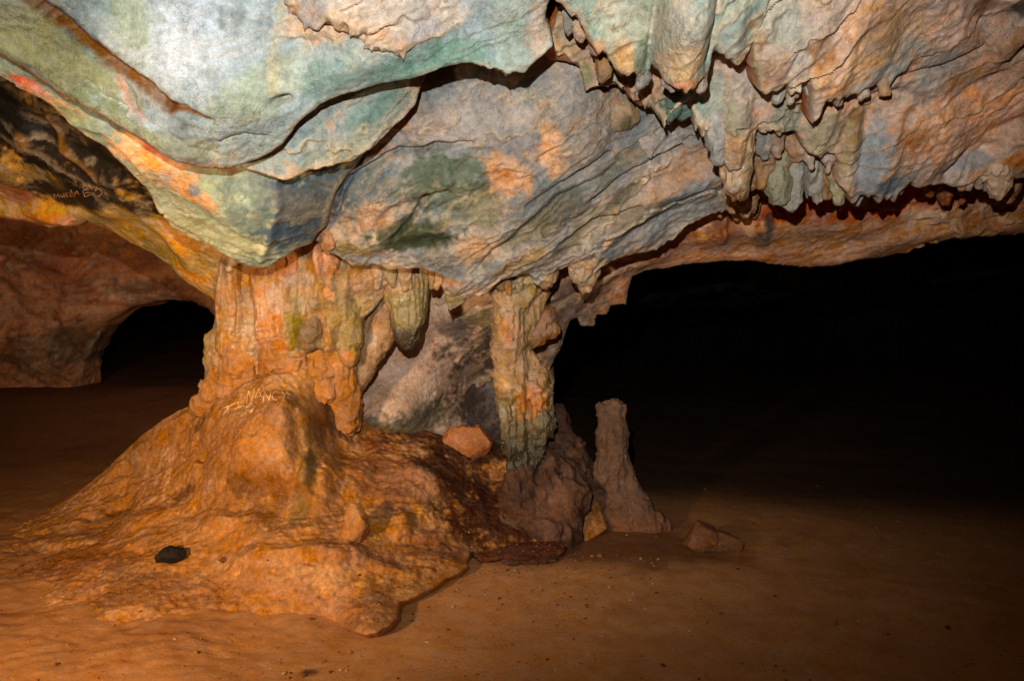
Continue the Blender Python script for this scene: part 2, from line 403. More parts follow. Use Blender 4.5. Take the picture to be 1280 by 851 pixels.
# ================================================================== solids: blended round cones, meshed by surface nets
def surface_nets(f, org, h):
    s = f < 0
    nx, ny, nz = f.shape
    cnt = 0
    for dx in (0, 1):
        for dy in (0, 1):
            for dz in (0, 1): cnt = cnt + s[dx:nx - 1 + dx, dy:ny - 1 + dy, dz:nz - 1 + dz].astype(np.int8)
    act = (cnt > 0) & (cnt < 8); ci = np.argwhere(act)
    idx = np.full(act.shape, -1, np.int64); idx[act] = np.arange(len(ci))
    acc = np.zeros((len(ci), 3)); num = np.zeros(len(ci))
    cr = [(0, 0, 0), (1, 0, 0), (0, 1, 0), (1, 1, 0), (0, 0, 1), (1, 0, 1), (0, 1, 1), (1, 1, 1)]
    for i in range(8):
        for bit in (1, 2, 4):
            if i & bit: continue
            p, q = np.array(cr[i]), np.array(cr[i | bit])
            fa = f[tuple((ci + p).T)]; fb = f[tuple((ci + q).T)]; m = (fa < 0) != (fb < 0)
            t = np.where(m, fa / np.where(m, fa - fb, 1), 0)
            acc[m] += (p + (q - p) * t[:, None])[m]; num[m] += 1
    v = org + (ci + acc / num[:, None]) * h
    quads = []
    for ax in range(3):
        o1, o2 = [(1, 2), (2, 0), (0, 1)][ax]
        sl0 = [slice(None)] * 3; sl1 = [slice(None)] * 3
        sl0[ax] = slice(0, -1); sl1[ax] = slice(1, None)
        e = np.argwhere(s[tuple(sl0)] != s[tuple(sl1)])
        e = e[(e[:, o1] > 0) & (e[:, o2] > 0) & (e[:, o1] < f.shape[o1] - 1) & (e[:, o2] < f.shape[o2] - 1)]
        u1 = np.zeros(3, int); u1[o1] = 1; u2 = np.zeros(3, int); u2[o2] = 1
        g = lambda x: idx[tuple(x.T)]
        qd = np.stack([g(e - u1 - u2), g(e - u2), g(e), g(e - u1)], 1)
        neg = s[tuple(e.T)]
        qd[~neg] = qd[~neg][:, ::-1]
        quads.append(qd)
    quads = np.concatenate(quads); quads = quads[(quads >= 0).all(1)]
    return v, quads

def cone_chain(*pts):
    """pts (px, py, d, radius_px) -> list of world round cones"""
    w = [(P(x, y, d), r * d / F) for x, y, d, r in pts]
    return [(w[i][0], w[i + 1][0], w[i][1], w[i + 1][1]) for i in range(len(w) - 1)] if len(w) > 1 else [(w[0][0], w[0][0] + 1e-4, w[0][1], w[0][1])]

def solid(name, cones, k=0.03, h=0.012, big=0.02, mid=0.008, small=0.005, seed=1, base=((150, 140, 120), (170, 140, 110)), zcol=None,
          blobs=(), mat=None, parent=None, flute=0.006, stretch=(1, 1, 1), planes=0, pcut=(0.72, 0.92), shift_origin=True):
    rad = max(max(c[2], c[3]) for c in cones); h = h * 0.9
    allp = np.array([p for c in cones for p in c[:2]])
    pad = rad * 1.15 + 3 * h + big + k
    lo = allp.min(0) - pad; hi = allp.max(0) + pad
    n = ((hi - lo) / h).astype(int) + 2
    ax = [lo[i] + np.arange(n[i]) * h for i in range(3)]
    g = np.stack(np.meshgrid(*ax, indexing='ij'), -1).reshape(-1, 3).astype(np.float32)
    fld = np.full(len(g), 1e3, np.float32)
    for a, b, ra, rb in cones:
        e = (b - a).astype(np.float32); ga = g - a.astype(np.float32); t = np.clip(ga @ e / np.float32(e @ e + 1e-12), 0, 1)
        q = (ga - t[:, None] * e) * np.array(stretch, np.float32)
        d = np.sqrt(np.einsum('ij,ij->i', q, q)) - (np.float32(ra) + np.float32(rb - ra) * t)
        hh = np.clip(0.5 + 0.5 * (fld - d) / k, 0, 1)
        fld = fld * (1 - hh) + d * hh - k * hh * (1 - hh)
    DET = 1.35; h_ = h; bandm = np.abs(fld) < (big + mid + small + flute) * 1.9 + 2 * h
    gb = g[bandm]
    dsp = big * fbm(gb, 3.2, 3, 0.5, seed * 4.4) * 1.5 + mid * fbm(gb, 12, 3, 0.55, seed + 9, ridge=True) + small * fbm(gb, 36, 3, 0.6, seed + 5)
    if flute: dsp = dsp + flute * fbm(gb * np.array((1, 1, 0.10)), 22, 3, 0.55, seed + 2, ridge=True)
    fld[bandm] -= dsp * DET
    if planes:
        r2 = np.random.RandomState(seed); cen = allp.mean(0)
        for i in range(planes):
            nn = r2.normal(size=3); nn /= np.linalg.norm(nn)
            ext = max(((p - cen) @ nn) + rr for c in cones for p, rr in ((c[0], c[2]), (c[1], c[3])))
            fld = np.maximum(fld, (g - cen) @ nn - ext * r2.uniform(*pcut))
    v, q = surface_nets(fld.reshape(n), lo, h)
    f1 = fbm(v, 3.0, 4, 0.55, seed); f2 = fbm(v, 9, 4, 0.6, seed + 31); f3 = fbm(v, 30, 3, 0.6, seed + 51)
    t = sstep(-0.3, 0.3, f1 + 0.6 * f2)[:, None]
    col = lin(base[0]) * (1 - t) + lin(base[1]) * t
    if zcol:       # deposits by height: (z0, z1, colour, strength)
        for z0, z1, cc, st in zcol:
            m = (st * sstep(z0, z1, v[:, 2] + 0.12 * f1 + 0.06 * f2))[:, None]; col = col * (1 - m) + lin(cc) * m
    for px, py, d, r, cc, st in blobs:
        c0 = P(px, py, d); s = np.linalg.norm(v - c0, axis=1) / (r * d / F) + 0.5 * f2 + 0.3 * f3
        m = (st * sstep(1.2, 0.4, s))[:, None]; col = col * (1 - m) + lin(cc) * m
    col = np.clip(col * (1 + 0.12 * f2 + 0.12 * f3)[:, None], 0.003, 1)
    if parent is None and shift_origin:
        o0 = np.array(((lo[0] + hi[0]) / 2, (lo[1] + hi[1]) / 2, v[:, 2].min()))
        ob = mesh_obj(name, v - o0, q, col, mat or M_FLOW); ob.location = o0
    else:
        ob = mesh_obj(name, v, q, col, mat or M_FLOW, parent)
    print('%-16s %7d quads  %.1fs' % (name, len(q), time.time() - T0))
    return ob

# palette of the rock itself
TEAL = (158, 170, 160); GREEN = (138, 142, 108); MAUVE = (152, 134, 126); PEACH = (204, 158, 122); OCHRE = (140, 95, 38); RUST = (134, 72, 34)
DKG = (84, 92, 68); PINK = (205, 122, 105); CREAM = (196, 172, 142); SOOT = (52, 42, 28); SOIL = (160, 98, 52); BLUE = (128, 142, 146); DKB = (70, 48, 34)

# ================================================================== THE CAVE
# ---- floor: one trodden clay sheet, finer near the pillar
def build_floor():
    ys = [0.2]
    while ys[-1] < 17: ys.append(ys[-1] + max(0.018, 0.0055 * ys[-1]))
    ys = np.concatenate([np.arange(-6, 0.2, 0.25), ys])
    xs = [0.0]
    while xs[-1] < 11: xs.append(xs[-1] + (0.022 if xs[-1] < 3.4 else 0.022 + (xs[-1] - 3.4) * 0.06))
    xs = np.array(xs); xs = np.concatenate([-xs[:0:-1], xs])
    gx, gy = np.meshgrid(xs, ys, indexing='ij'); p = np.stack([gx.ravel(), gy.ravel(), np.zeros(gx.size)], 1)
    z = 0.05 * fbm(p, 0.5, 3, 0.5, 4) + 0.011 * fbm(p, 2.5, 3, 0.5, 14) + 0.006 * fbm(p, 12, 4, 0.6, 24)
    # rougher, lumpy ground at the foot of the mound on the left
    lump = sstep(-0.2, -1.6, p[:, 0]) * sstep(2.6, 3.2, p[:, 1]) * sstep(6.0, 4.6, p[:, 1])
    z += lump * (0.03 * fbm(p, 2.2, 3, 0.5, 44) + 0.014 * fbm(p, 8, 4, 0.6, 54, ridge=True) + 0.012 * fbm(p, 20, 3, 0.6, 64))
    z += 0.43 * sstep(5.6, 8.2, p[:, 1]) * sstep(-1.2, -2.6, p[:, 0])      # the floor climbs towards the left passage
    pts = p.copy(); pts[:, 2] = z
    f1 = fbm(p, 1.1, 4, 0.6, 3); f2 = fbm(p, 6, 4, 0.6, 13); f3 = fbm(p, 30, 3, 0.6, 23)
    t = sstep(-0.35, 0.35, f1 + 0.5 * f2)[:, None]
    col = lin((172, 115, 68)) * (1 - t) + lin((184, 128, 78)) * t
    # darker clay by the right passage and the recess
    d = np.hypot((p[:, 0] - 0.55) / 0.9, (p[:, 1] - 4.5) / 0.45) + 0.5 * f2 + 0.3 * f1
    m = (0.75 * sstep(1.3, 0.5, d))[:, None]; col = col * (1 - m) + lin((84, 50, 32)) * m
    m = (0.5 * sstep(0.25, 0.55, f2 + 0.5 * f3))[:, None]; col = col * (1 - m) + lin((132, 90, 58)) * m
    far = sstep(4.7, 6.0, p[:, 1] + 0.35 * f1 + 0.12 * f2 + 0.25 * np.minimum(p[:, 0], 0) + 0.12 * np.maximum(p[:, 0] - 0.6, 0))     # inner chamber soil painted near black: light falloff put into its colour
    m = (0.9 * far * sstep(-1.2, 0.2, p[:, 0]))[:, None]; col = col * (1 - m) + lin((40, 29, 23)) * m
    m = (0.8 * sstep(5.2, 6.6, p[:, 1] + 0.4 * f1) * sstep(-0.8, -2.0, p[:, 0]))[:, None]; col = col * (1 - m) + lin((92, 54, 36)) * m  # left rear floor darkened: missing lamp light put into the colour
    c0 = P(388, 836, G(388, 836)); d = np.hypot((p[:, 0] - c0[0]) / 0.05, (p[:, 1] - c0[1]) / 0.035) + 0.6 * f2 + 0.5 * f3
    m = (0.9 * sstep(1.3, 0.4, d))[:, None]; col = col * (1 - m) + lin((52, 28, 18)) * m
    col = np.clip(col * (1 + 0.12 * f2 + 0.12 * f3)[:, None], 0.003, 1)
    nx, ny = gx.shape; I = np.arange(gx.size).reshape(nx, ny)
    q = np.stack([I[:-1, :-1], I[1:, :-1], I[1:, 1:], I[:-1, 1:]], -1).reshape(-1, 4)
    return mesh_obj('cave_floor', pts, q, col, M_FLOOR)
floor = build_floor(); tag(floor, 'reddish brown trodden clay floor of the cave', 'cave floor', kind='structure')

# ---- ceiling
L1 = relief('cave_ceiling',
    [(-300, -250, 2.35), (200, -250, 2.4), (640, -250, 2.45), (1000, -250, 2.5), (-300, -40, 2.65), (0, 0, 2.80), (200, 0, 2.88), (400, 0, 2.92), (640, 0, 2.98),
     (0, 68, 2.93), (150, 150, 3.05), (250, 203, 3.18), (340, 195, 3.2), (380, 148, 3.12), (300, 120, 3.02), (470, 106, 3.1), (590, 80, 3.08), (690, 50, 3.08), (450, 60, 2.98), (200, 80, 2.93)],
    [(-330, -40), (-150, 20), (0, 68), (60, 105), (85, 125), (120, 130), (150, 150), (185, 170), (215, 190), (250, 203), (290, 207), (330, 195), (355, 178), (375, 150),
     (400, 130), (430, 117), (470, 106), (520, 98), (550, 85), (590, 80), (605, 84), (628, 90), (632, 96), (640, 87), (655, 90), (665, 80), (680, 68), (691, 56), (688, 40), (681, 27), (684, 8), (692, -8), (760, -60), (900, -120), (1000, -260), (640, -300), (-330, -300)],
    32, h=0.0065, T=0.9, roll=0.02, jag=0.008, seed=2, big=0.03, mid=0.012, ledge=0.016, ledge_dir=25, ledge_k=3.2, lipcol=(176, 166, 142),
    bumps=[(300, 150, 110, 60, 20, 0.05), (240, 60, 60, 70, 0, 0.03), (470, 60, 80, 40, 20, 0.03), (170, 150, 90, 22, -32, 0.04), (430, 20, 60, 22, 10, 0.03), (530, 25, 55, 30, 10, 0.025), (640, 40, 30, 60, 0, 0.03), (420, 90, 50, 18, 20, 0.02)],
    ridges=[([(30, -10), (70, 22), (110, 57), (150, 84), (190, 110), (216, 130)], 9, -0.05), ([(216, 130), (240, 130), (270, 140)], 5, -0.03),
            ([(0, 50), (60, 85), (120, 125)], 12, 0.03), ([(355, 118), (345, 122)], 4, -0.02),
            ([(150, 100), (180, 140), (230, 165), (275, 185)], 4, -0.018), ([(352, 110), (343, 70), (352, 0)], 12, 0.014), ([(280, 168), (310, 160), (335, 165)], 3, -0.04), ([(345, 128), (352, 120), (362, 118)], 4, -0.06), ([(110, 100), (135, 118), (160, 130)], 3, -0.03)],
    base=((160, 168, 170), (140, 152, 150), (166, 162, 146)),
    blobs=[(60, 60, 120, 40, -38, (142, 142, 104), 0.85), (20, 40, 60, 40, 0, (150, 150, 112), 0.7), (190, 50, 60, 60, 0, (182, 187, 186), 0.8), (240, 40, 46, 66, 0, (184, 188, 192), 0.7),
           (165, 20, 30, 45, 0, (156, 162, 130), 0.6), (330, 110, 70, 30, 20, (166, 172, 150), 0.6), (150, 140, 60, 20, -35, (138, 148, 120), 0.7), (430, 20, 80, 26, 12, (196, 168, 142), 0.85), (530, 20, 60, 28, 10, (188, 172, 156), 0.8),
           (500, 85, 90, 25, 12, (116, 140, 128), 0.85), (420, 95, 60, 30, 20, (124, 142, 136), 0.75), (640, 40, 40, 60, 0, (160, 166, 152), 0.6), (675, 40, 18, 40, 0, (182, 158, 138), 0.7), (580, 65, 46, 24, 0, (114, 140, 126), 0.8),
           (240, 175, 60, 14, -20, (150, 152, 128), 0.6)],
    veins=[([(30, -10), (70, 22), (110, 57), (150, 84), (190, 110), (216, 130)], 11, (126, 82, 24), 0.97), ([(216, 130), (240, 130), (268, 139)], 4, (124, 80, 28), 0.9),
           ([(-20, 60), (60, 105), (85, 125), (120, 130), (150, 152), (185, 172), (215, 192), (250, 204), (290, 207)], 11, (134, 86, 26), 0.95), ([(290, 205), (330, 194), (352, 178)], 3, (110, 64, 30), 0.7),
           ([(350, 118), (342, 70), (350, 30), (358, -10)], 8, (184, 168, 134), 0.4), ([(150, 100), (165, 128), (185, 142)], 5, (196, 150, 130), 0.6)])
tag(L1, 'pale grey green limestone ceiling sheet with a brown vein at upper left', 'cave ceiling', kind='structure')
CE = L1
def slab(name, *a, **k): return relief(name, *a, parent=CE, **k)

relief('drip_fringe',    # a sheet of small drips near the top
    [(350, -40, 2.84), (362, 20, 2.93), (400, 30, 2.90), (455, 60, 2.93), (505, 66, 2.96), (545, 45, 2.97), (582, 10, 2.98), (590, -60, 2.84), (460, 10, 2.86)],
    [(350, -60), (355, 2), (361, 20), (365, 6), (372, 22), (378, 30), (381, 40), (386, 32), (392, 36), (401, 38), (407, 28), (412, 22), (420, 34), (427, 37), (431, 24), (436, 30), (438, 44), (443, 36), (448, 48), (452, 40), (458, 34), (455, 62), (461, 57), (466, 66), (470, 58), (475, 60), (478, 67), (482, 56), (487, 64), (492, 60), (494, 68), (498, 60), (504, 71), (508, 60), (512, 58), (530, 52), (545, 45), (556, 40), (572, 36), (577, 24), (582, 14), (580, -10), (590, -70)],
    32, T=0.10, roll=0.02, jag=0.009, teeth=0.022, seed=3, big=0.012, mid=0.012, ledge=0.024, ledge_dir=20, ledge_k=6, flow=0.012, flow_dir=80, h=0.008, skirt=9,
    base=((182, 166, 152), (168, 162, 156), (190, 160, 136)), blobs=[(540, 30, 40, 20, 20, (170, 166, 164), 0.7), (440, 40, 40, 16, 0, (204, 160, 130), 0.7)], parent=CE)
slab('ceiling_slab',   # the lip under the first sheet
    [(150, 120, 3.2), (240, 190, 3.28), (300, 205, 3.32), (350, 222, 3.36), (440, 200, 3.42), (522, 115, 3.36), (450, 120, 3.3), (380, 160, 3.28), (520, 40, 3.25), (300, 100, 3.2)],
    [(150, 130), (200, 178), (230, 192), (255, 201), (300, 209), (345, 222), (358, 225), (385, 214), (410, 208), (440, 202), (465, 186), (490, 160), (505, 147), (519, 132), (524, 113), (515, 104), (520, 60), (400, 60), (200, 100)],
    32, T=0.5, roll=0.018, jag=0.006, seed=5, big=0.015, mid=0.012, ledge=0.014, ledge_dir=35, ledge_k=5,
    base=((124, 138, 140), (140, 146, 140)), blobs=[(480, 140, 60, 25, 35, (112, 134, 126), 0.8), (420, 190, 50, 20, 20, (158, 160, 140), 0.5)],
    veins=[([(340, 221), (360, 224), (400, 210), (440, 200)], 4, (170, 130, 70), 0.8)])

slab('ceiling_slab',   # the blue grey wedge ending in a blunt point above the pillar
    [(-300, -60, 2.85), (0, 95, 3.03), (85, 152, 3.16), (150, 203, 3.32), (225, 288, 3.64), (330, 332, 3.82), (400, 290, 3.86), (440, 220, 3.72), (500, 150, 3.6), (330, 250, 3.50), (250, 215, 3.34), (120, 140, 3.10), (300, 100, 3.28), (0, 0, 2.93)],
    [(-330, -70), (0, 97), (20, 108), (45, 122), (62, 134), (85, 153), (105, 172), (130, 185), (150, 204), (180, 233), (200, 262), (215, 282), (235, 295), (262, 306), (290, 320), (318, 333), (333, 334), (350, 325), (372, 311), (390, 305), (397, 292), (408, 283), (413, 262), (420, 240), (432, 222), (446, 207), (500, 130), (400, 60), (200, 60), (0, -20), (-330, -160)],
    32, T=0.7, roll=0.025, jag=0.008, seed=9, big=0.02, mid=0.012, ledge=0.012, ledge_dir=-35, ledge_k=3.8, lipcol=(180, 160, 120),
    bumps=[(330, 280, 40, 50, 0, 0.05), (140, 155, 30, 12, -30, -0.04), (230, 230, 70, 25, -40, 0.025), (275, 250, 25, 45, 30, 0.02)],
    ridges=[([(345, 225), (352, 255), (330, 320)], 5, 0.025), ([(100, 130), (140, 150), (165, 165)], 5, -0.02), ([(90, 155), (130, 165), (160, 190), (200, 235)], 5, 0.012)],
    base=((136, 150, 138), (152, 156, 130), (146, 150, 146)),
    blobs=[(362, 268, 52, 80, 20, (78, 94, 104), 0.97), (400, 245, 50, 46, 30, (82, 96, 104), 0.95), (300, 250, 40, 50, 0, (146, 152, 130), 0.6), (190, 195, 52, 26, -38, (214, 168, 126), 0.95), (240, 240, 36, 22, -45, (206, 160, 122), 0.8), (225, 190, 45, 16, -30, PINK, 0.85), (205, 180, 20, 10, -30, (214, 96, 84), 0.8),
           (40, 108, 26, 10, -35, (222, 120, 100), 0.85), (75, 130, 40, 10, -38, (196, 158, 118), 0.7), (140, 155, 26, 10, -25, (118, 124, 124), 0.9), (100, 150, 30, 12, -35, (126, 138, 112), 0.7), (245, 235, 12, 10, 0, (120, 132, 140), 0.8), (280, 210, 35, 12, -10, (150, 148, 120), 0.6), (250, 280, 40, 14, -30, (150, 148, 112), 0.6)],
    veins=[([(0, 97), (45, 121), (85, 153), (130, 186)], 5, (206, 160, 104), 0.8), ([(130, 186), (180, 233), (215, 283), (260, 305)], 5, (170, 128, 70), 0.7), ([(60, 100), (120, 132), (200, 185), (290, 212)], 6, (150, 70, 40), 0.5)])

slab('ceiling_slab',   # the broad central mass leaning down to the pillar
    [(600, -40, 3.45), (600, 60, 3.62), (600, 130, 3.66), (450, 200, 3.74), (400, 290, 3.98), (430, 325, 4.12), (500, 332, 4.15), (563, 385, 4.36), (620, 345, 4.2), (673, 355, 4.26), (700, 250, 3.92), (730, 350, 4.32), (850, 292, 4.28),
     (960, 240, 4.2), (850, 200, 3.95), (700, 120, 3.66), (800, 100, 3.72), (1000, 150, 3.9), (600, 250, 3.9), (500, 270, 3.94), (1050, 60, 3.7), (760, 40, 3.55)],
    [(380, 200), (405, 235), (408, 262), (404, 285), (392, 298), (402, 312), (425, 318), (440, 328), (470, 330), (500, 333), (528, 332), (545, 337), (556, 342), (552, 352), (556, 366), (563, 386), (572, 378), (590, 366), (605, 366), (622, 352), (640, 345), (660, 340), (672, 357), (680, 352), (688, 338), (700, 336),
     (718, 330), (724, 346), (731, 357), (737, 345), (750, 331), (772, 320), (798, 316), (820, 311), (840, 298), (862, 280), (885, 268), (915, 258), (950, 242), (985, 238), (1040, 200), (1080, 60), (1000, -60), (700, -80), (480, -20), (420, 120)],
    32, h=0.0065, T=0.7, roll=0.024, jag=0.012, teeth=0.012, seed=13, big=0.05, mid=0.022, rough=0.010, ledge=0.015, ledge_dir=33, ledge_k=3.2, aniso=2.2,
    bumps=[(600, 195, 70, 60, 30, 0.03), (640, 270, 60, 26, 35, 0.06), (480, 290, 60, 22, 10, 0.05), (720, 150, 40, 60, 20, 0.06), (500, 240, 50, 26, 40, 0.05), (560, 215, 9, 14, 0, 0.03), (530, 300, 40, 14, 0, -0.04), (680, 310, 50, 14, 40, 0.04), (820, 250, 70, 20, 25, 0.05), (760, 290, 50, 14, 35, 0.03), (900, 215, 60, 20, 20, 0.04), (545, 300, 40, 25, 30, 0.03)],
    ridges=[([(575, 350), (620, 325), (690, 280), (740, 230)], 14, 0.045), ([(470, 280), (490, 255), (560, 235)], 6, -0.03), ([(600, 330), (640, 290), (700, 240), (760, 215)], 5, -0.035), ([(420, 260), (440, 220), (500, 190), (560, 180)], 3.5, -0.05), ([(520, 190), (545, 178), (590, 172)], 3, -0.04), ([(495, 290), (520, 262), (535, 240)], 3.5, -0.05), ([(740, 245), (790, 215), (850, 185)], 3.5, -0.05), ([(700, 300), (740, 275), (800, 255)], 3.5, -0.05), ([(660, 250), (700, 225), (760, 190)], 3, -0.05)],
    base=((126, 132, 132), (142, 138, 134), (166, 146, 126)),
    blobs=[(580, 150, 90, 35, 10, (158, 148, 142), 0.7), (460, 230, 66, 44, 40, (100, 112, 116), 0.85), (555, 220, 66, 40, 10, (92, 102, 84), 0.85), (510, 290, 64, 24, 0, (70, 80, 56), 0.95), (700, 255, 50, 18, 38, (84, 88, 74), 0.7), (640, 175, 40, 30, 20, (128, 124, 122), 0.7), (770, 205, 40, 20, 30, (112, 112, 98), 0.7), (800, 265, 40, 14, 30, (104, 98, 82), 0.6), (710, 300, 30, 12, 40, (96, 92, 72), 0.7), (590, 255, 40, 30, 30, (120, 124, 100), 0.6), (640, 215, 34, 26, -45, (206, 158, 116), 0.8), (690, 180, 22, 45, 20, (210, 164, 124), 0.85),
           (470, 260, 26, 24, 40, (186, 150, 122), 0.7), (600, 305, 40, 22, 35, (176, 146, 112), 0.7), (440, 305, 40, 10, 0, (120, 112, 66), 0.8), (730, 185, 40, 50, 0, (152, 146, 136), 0.6), (660, 280, 50, 18, 38, (92, 96, 78), 0.75), (560, 365, 30, 18, 0, (130, 122, 78), 0.8), (545, 345, 40, 8, 0, (178, 132, 96), 0.7),
           (760, 265, 70, 26, 30, (150, 134, 108), 0.6), (840, 215, 60, 26, 25, (180, 146, 116), 0.7), (920, 200, 60, 26, 15, (176, 146, 120), 0.6), (720, 330, 26, 20, 30, (176, 138, 104), 0.6), (650, 320, 50, 14, 38, (150, 128, 88), 0.6), (780, 240, 30, 14, 30, (98, 104, 88), 0.5)],
    veins=[([(430, 322), (480, 330), (540, 336)], 5, (86, 58, 30), 0.7), ([(700, 335), (760, 322), (850, 290), (960, 242)], 4, (120, 96, 72), 0.6)])

slab('ceiling_slab',   # low band over the mouth of the right passage
    [(600, 480, 5.15), (692, 480, 5.08), (712, 402, 4.98), (790, 350, 4.95), (900, 328, 4.92), (1040, 330, 4.85), (1280, 290, 4.7), (1600, 280, 4.6), (800, 315, 4.72), (950, 272, 4.58), (1100, 262, 4.5), (1280, 236, 4.4), (900, 180, 4.42), (1300, 120, 4.2), (660, 380, 4.82), (1600, 150, 4.2), (720, 260, 4.5)],
    [(668, 560), (688, 515), (694, 482), (687, 466), (700, 440), (709, 416), (714, 400), (721, 398), (727, 410), (744, 410), (746, 395), (759, 395), (765, 384), (784, 382), (786, 365), (793, 349), (810, 342), (850, 335), (890, 331), (935, 327), (960, 330), (1000, 334), (1040, 333), (1070, 325), (1100, 322), (1130, 316), (1150, 305), (1180, 300), (1215, 297), (1250, 294), (1290, 290), (1420, 286), (1650, 280), (1650, 60), (900, 140), (720, 230), (660, 330), (652, 450)],
    20, T=1.4, roll=0.06, jag=0.012, teeth=0.012, seed=17, big=0.05, mid=0.02, ledge=0.022, ledge_dir=20, ledge_k=4, h=0.009,
    ridges=[([(690, 440), (720, 380), (770, 340), (830, 320)], 8, 0.03), ([(640, 420), (690, 380), (760, 340)], 6, -0.03), ([(880, 300), (950, 285), (1060, 280)], 16, 0.05), ([(1100, 300), (1200, 282), (1290, 275)], 12, 0.05), ([(905, 265), (900, 300)], 5, 0.04), ([(945, 270), (950, 300)], 8, 0.05)],
    base=((188, 142, 104), (168, 120, 84), (200, 156, 116)), stain=(120, 92, 76),
    blobs=[(1040, 262, 130, 18, 4, (172, 92, 44), 0.85), (1180, 240, 90, 16, 4, (172, 90, 44), 0.85), (905, 285, 30, 26, 0, (136, 84, 50), 0.7), (950, 288, 14, 26, 0, (84, 76, 74), 0.8), (1140, 268, 24, 14, 0, (186, 156, 124), 0.8), (1000, 300, 90, 14, 5, (178, 136, 98), 0.7), (1240, 270, 70, 16, 5, (168, 122, 84), 0.6), (720, 370, 60, 50, 35, (120, 100, 88), 0.85), (820, 320, 60, 14, 15, (150, 116, 90), 0.6), (690, 430, 30, 40, 0, (112, 92, 80), 0.8)])

# ---- draperies hanging in rows on the right
dr = relief('ceiling_drapery',    # lower, second row with the broad peach sheet
    [(800, -80, 3.25), (1280, -250, 2.7), (1600, -250, 2.7), (820, 60, 3.36), (830, 145, 3.5), (880, 160, 3.5), (915, 208, 3.56), (1000, 170, 3.58), (1060, 248, 3.68), (1100, 246, 3.68), (1147, 222, 3.72), (1205, 226, 3.74), (1280, 222, 3.76), (1000, 60, 3.32), (1150, 120, 3.42), (1250, 100, 3.42), (1250, 0, 3.12), (1150, 0, 3.1), (1000, -20, 3.12), (1600, 210, 3.8), (1500, 50, 3.3)],
    [(806, 60), (812, 95), (815, 120), (822, 141), (828, 147), (838, 140), (846, 132), (862, 127), (868, 145), (877, 165), (884, 155), (892, 141), (898, 165), (900, 195), (906, 207), (915, 204), (924, 209), (932, 200), (935, 178), (945, 152), (955, 160), (962, 152), (970, 164), (980, 162), (992, 160), (1003, 182), (1020, 192), (1030, 186), (1040, 189), (1047, 203), (1045, 228), (1055, 236), (1062, 252), (1068, 251), (1074, 240), (1085, 235), (1096, 243), (1108, 247), (1117, 244), (1126, 233), (1132, 224), (1147, 223), (1158, 218), (1175, 222), (1190, 227), (1208, 225), (1222, 218), (1236, 218), (1243, 228), (1248, 240), (1253, 230), (1257, 221), (1300, 222), (1640, 206), (1640, -280), (1200, -290), (800, -100)],
    32, T=0.55, roll=0.02, jag=0.007, teeth=0.03, seed=21, big=0.03, mid=0.012, ledge=0.017, ledge_dir=28, ledge_k=3.2, stain=(136, 124, 116), flow=0.022, flow_dir=80, h=0.0065, aniso=2.2, rough=0.006,
    bumps=[(915, 170, 16, 60, 0, 0.06), (860, 110, 40, 40, 0, -0.05), (1020, 150, 20, 50, 0, 0.05), (975, 120, 18, 60, 0, 0.04), (1060, 200, 10, 60, 5, 0.04), (1098, 200, 18, 60, 0, 0.06), (1075, 170, 10, 60, 0, -0.03), (1160, 180, 40, 50, 20, 0.05), (1225, 185, 10, 40, -50, -0.04), (1240, 15, 40, 26, -30, -0.08), (1110, 40, 26, 30, 0, -0.03), (1265, 45, 14, 36, -10, 0.06), (1270, 190, 30, 26, 30, 0.05)],
    ridges=[([(1070, 120), (1120, 112), (1180, 130), (1250, 90)], 6, -0.02), ([(1130, 92), (1180, 85), (1230, 58)], 4, -0.035), ([(1180, 215), (1210, 190), (1240, 165), (1290, 145)], 8, -0.04), ([(1190, 210), (1230, 175), (1285, 168)], 8, 0.04)],
    base=((190, 152, 124), (176, 150, 132), (160, 152, 142)),
    blobs=[(850, 130, 36, 40, 0, (108, 128, 112), 0.9), (880, 120, 26, 40, 0, (132, 152, 146), 0.7), (917, 165, 22, 40, 0, (186, 148, 108), 0.7), (918, 140, 22, 18, 0, (140, 146, 128), 0.7), (975, 150, 30, 40, 0, (134, 142, 128), 0.8), (1020, 160, 24, 40, 0, (150, 146, 122), 0.7), (1062, 160, 16, 40, 10, (124, 100, 56), 0.85), (1085, 190, 24, 55, 0, (136, 142, 146), 0.9), (1108, 225, 24, 22, 0, (120, 130, 134), 0.9),
           (1190, 150, 90, 50, 10, (206, 156, 120), 0.7), (1110, 40, 22, 34, 0, (150, 106, 64), 0.85), (1140, 60, 30, 18, 25, (130, 138, 138), 0.75), (1085, 12, 20, 26, 0, (136, 132, 134), 0.6), (1180, 30, 50, 30, 0, (190, 156, 136), 0.7), (1235, 10, 26, 16, 0, (120, 84, 50), 0.8), (1265, 45, 14, 34, -10, (158, 118, 78), 0.8), (1280, 5, 22, 22, 0, (50, 38, 26), 0.9),
           (1120, 80, 30, 14, 30, (168, 112, 66), 0.6), (1130, 165, 22, 14, 20, (150, 106, 66), 0.7), (1215, 200, 26, 12, 30, (138, 138, 140), 0.85), (1270, 190, 26, 16, 20, (166, 112, 66), 0.7), (1000, 30, 40, 40, 30, (150, 160, 156), 0.7), (1200, 100, 40, 10, 20, (150, 120, 90), 0.6)],
    veins=[([(815, 120), (828, 146), (862, 128)], 6, (160, 118, 70), 0.6), ([(1060, 250), (1050, 200), (1058, 150)], 5, (150, 136, 90), 0.5)], parent=CE)
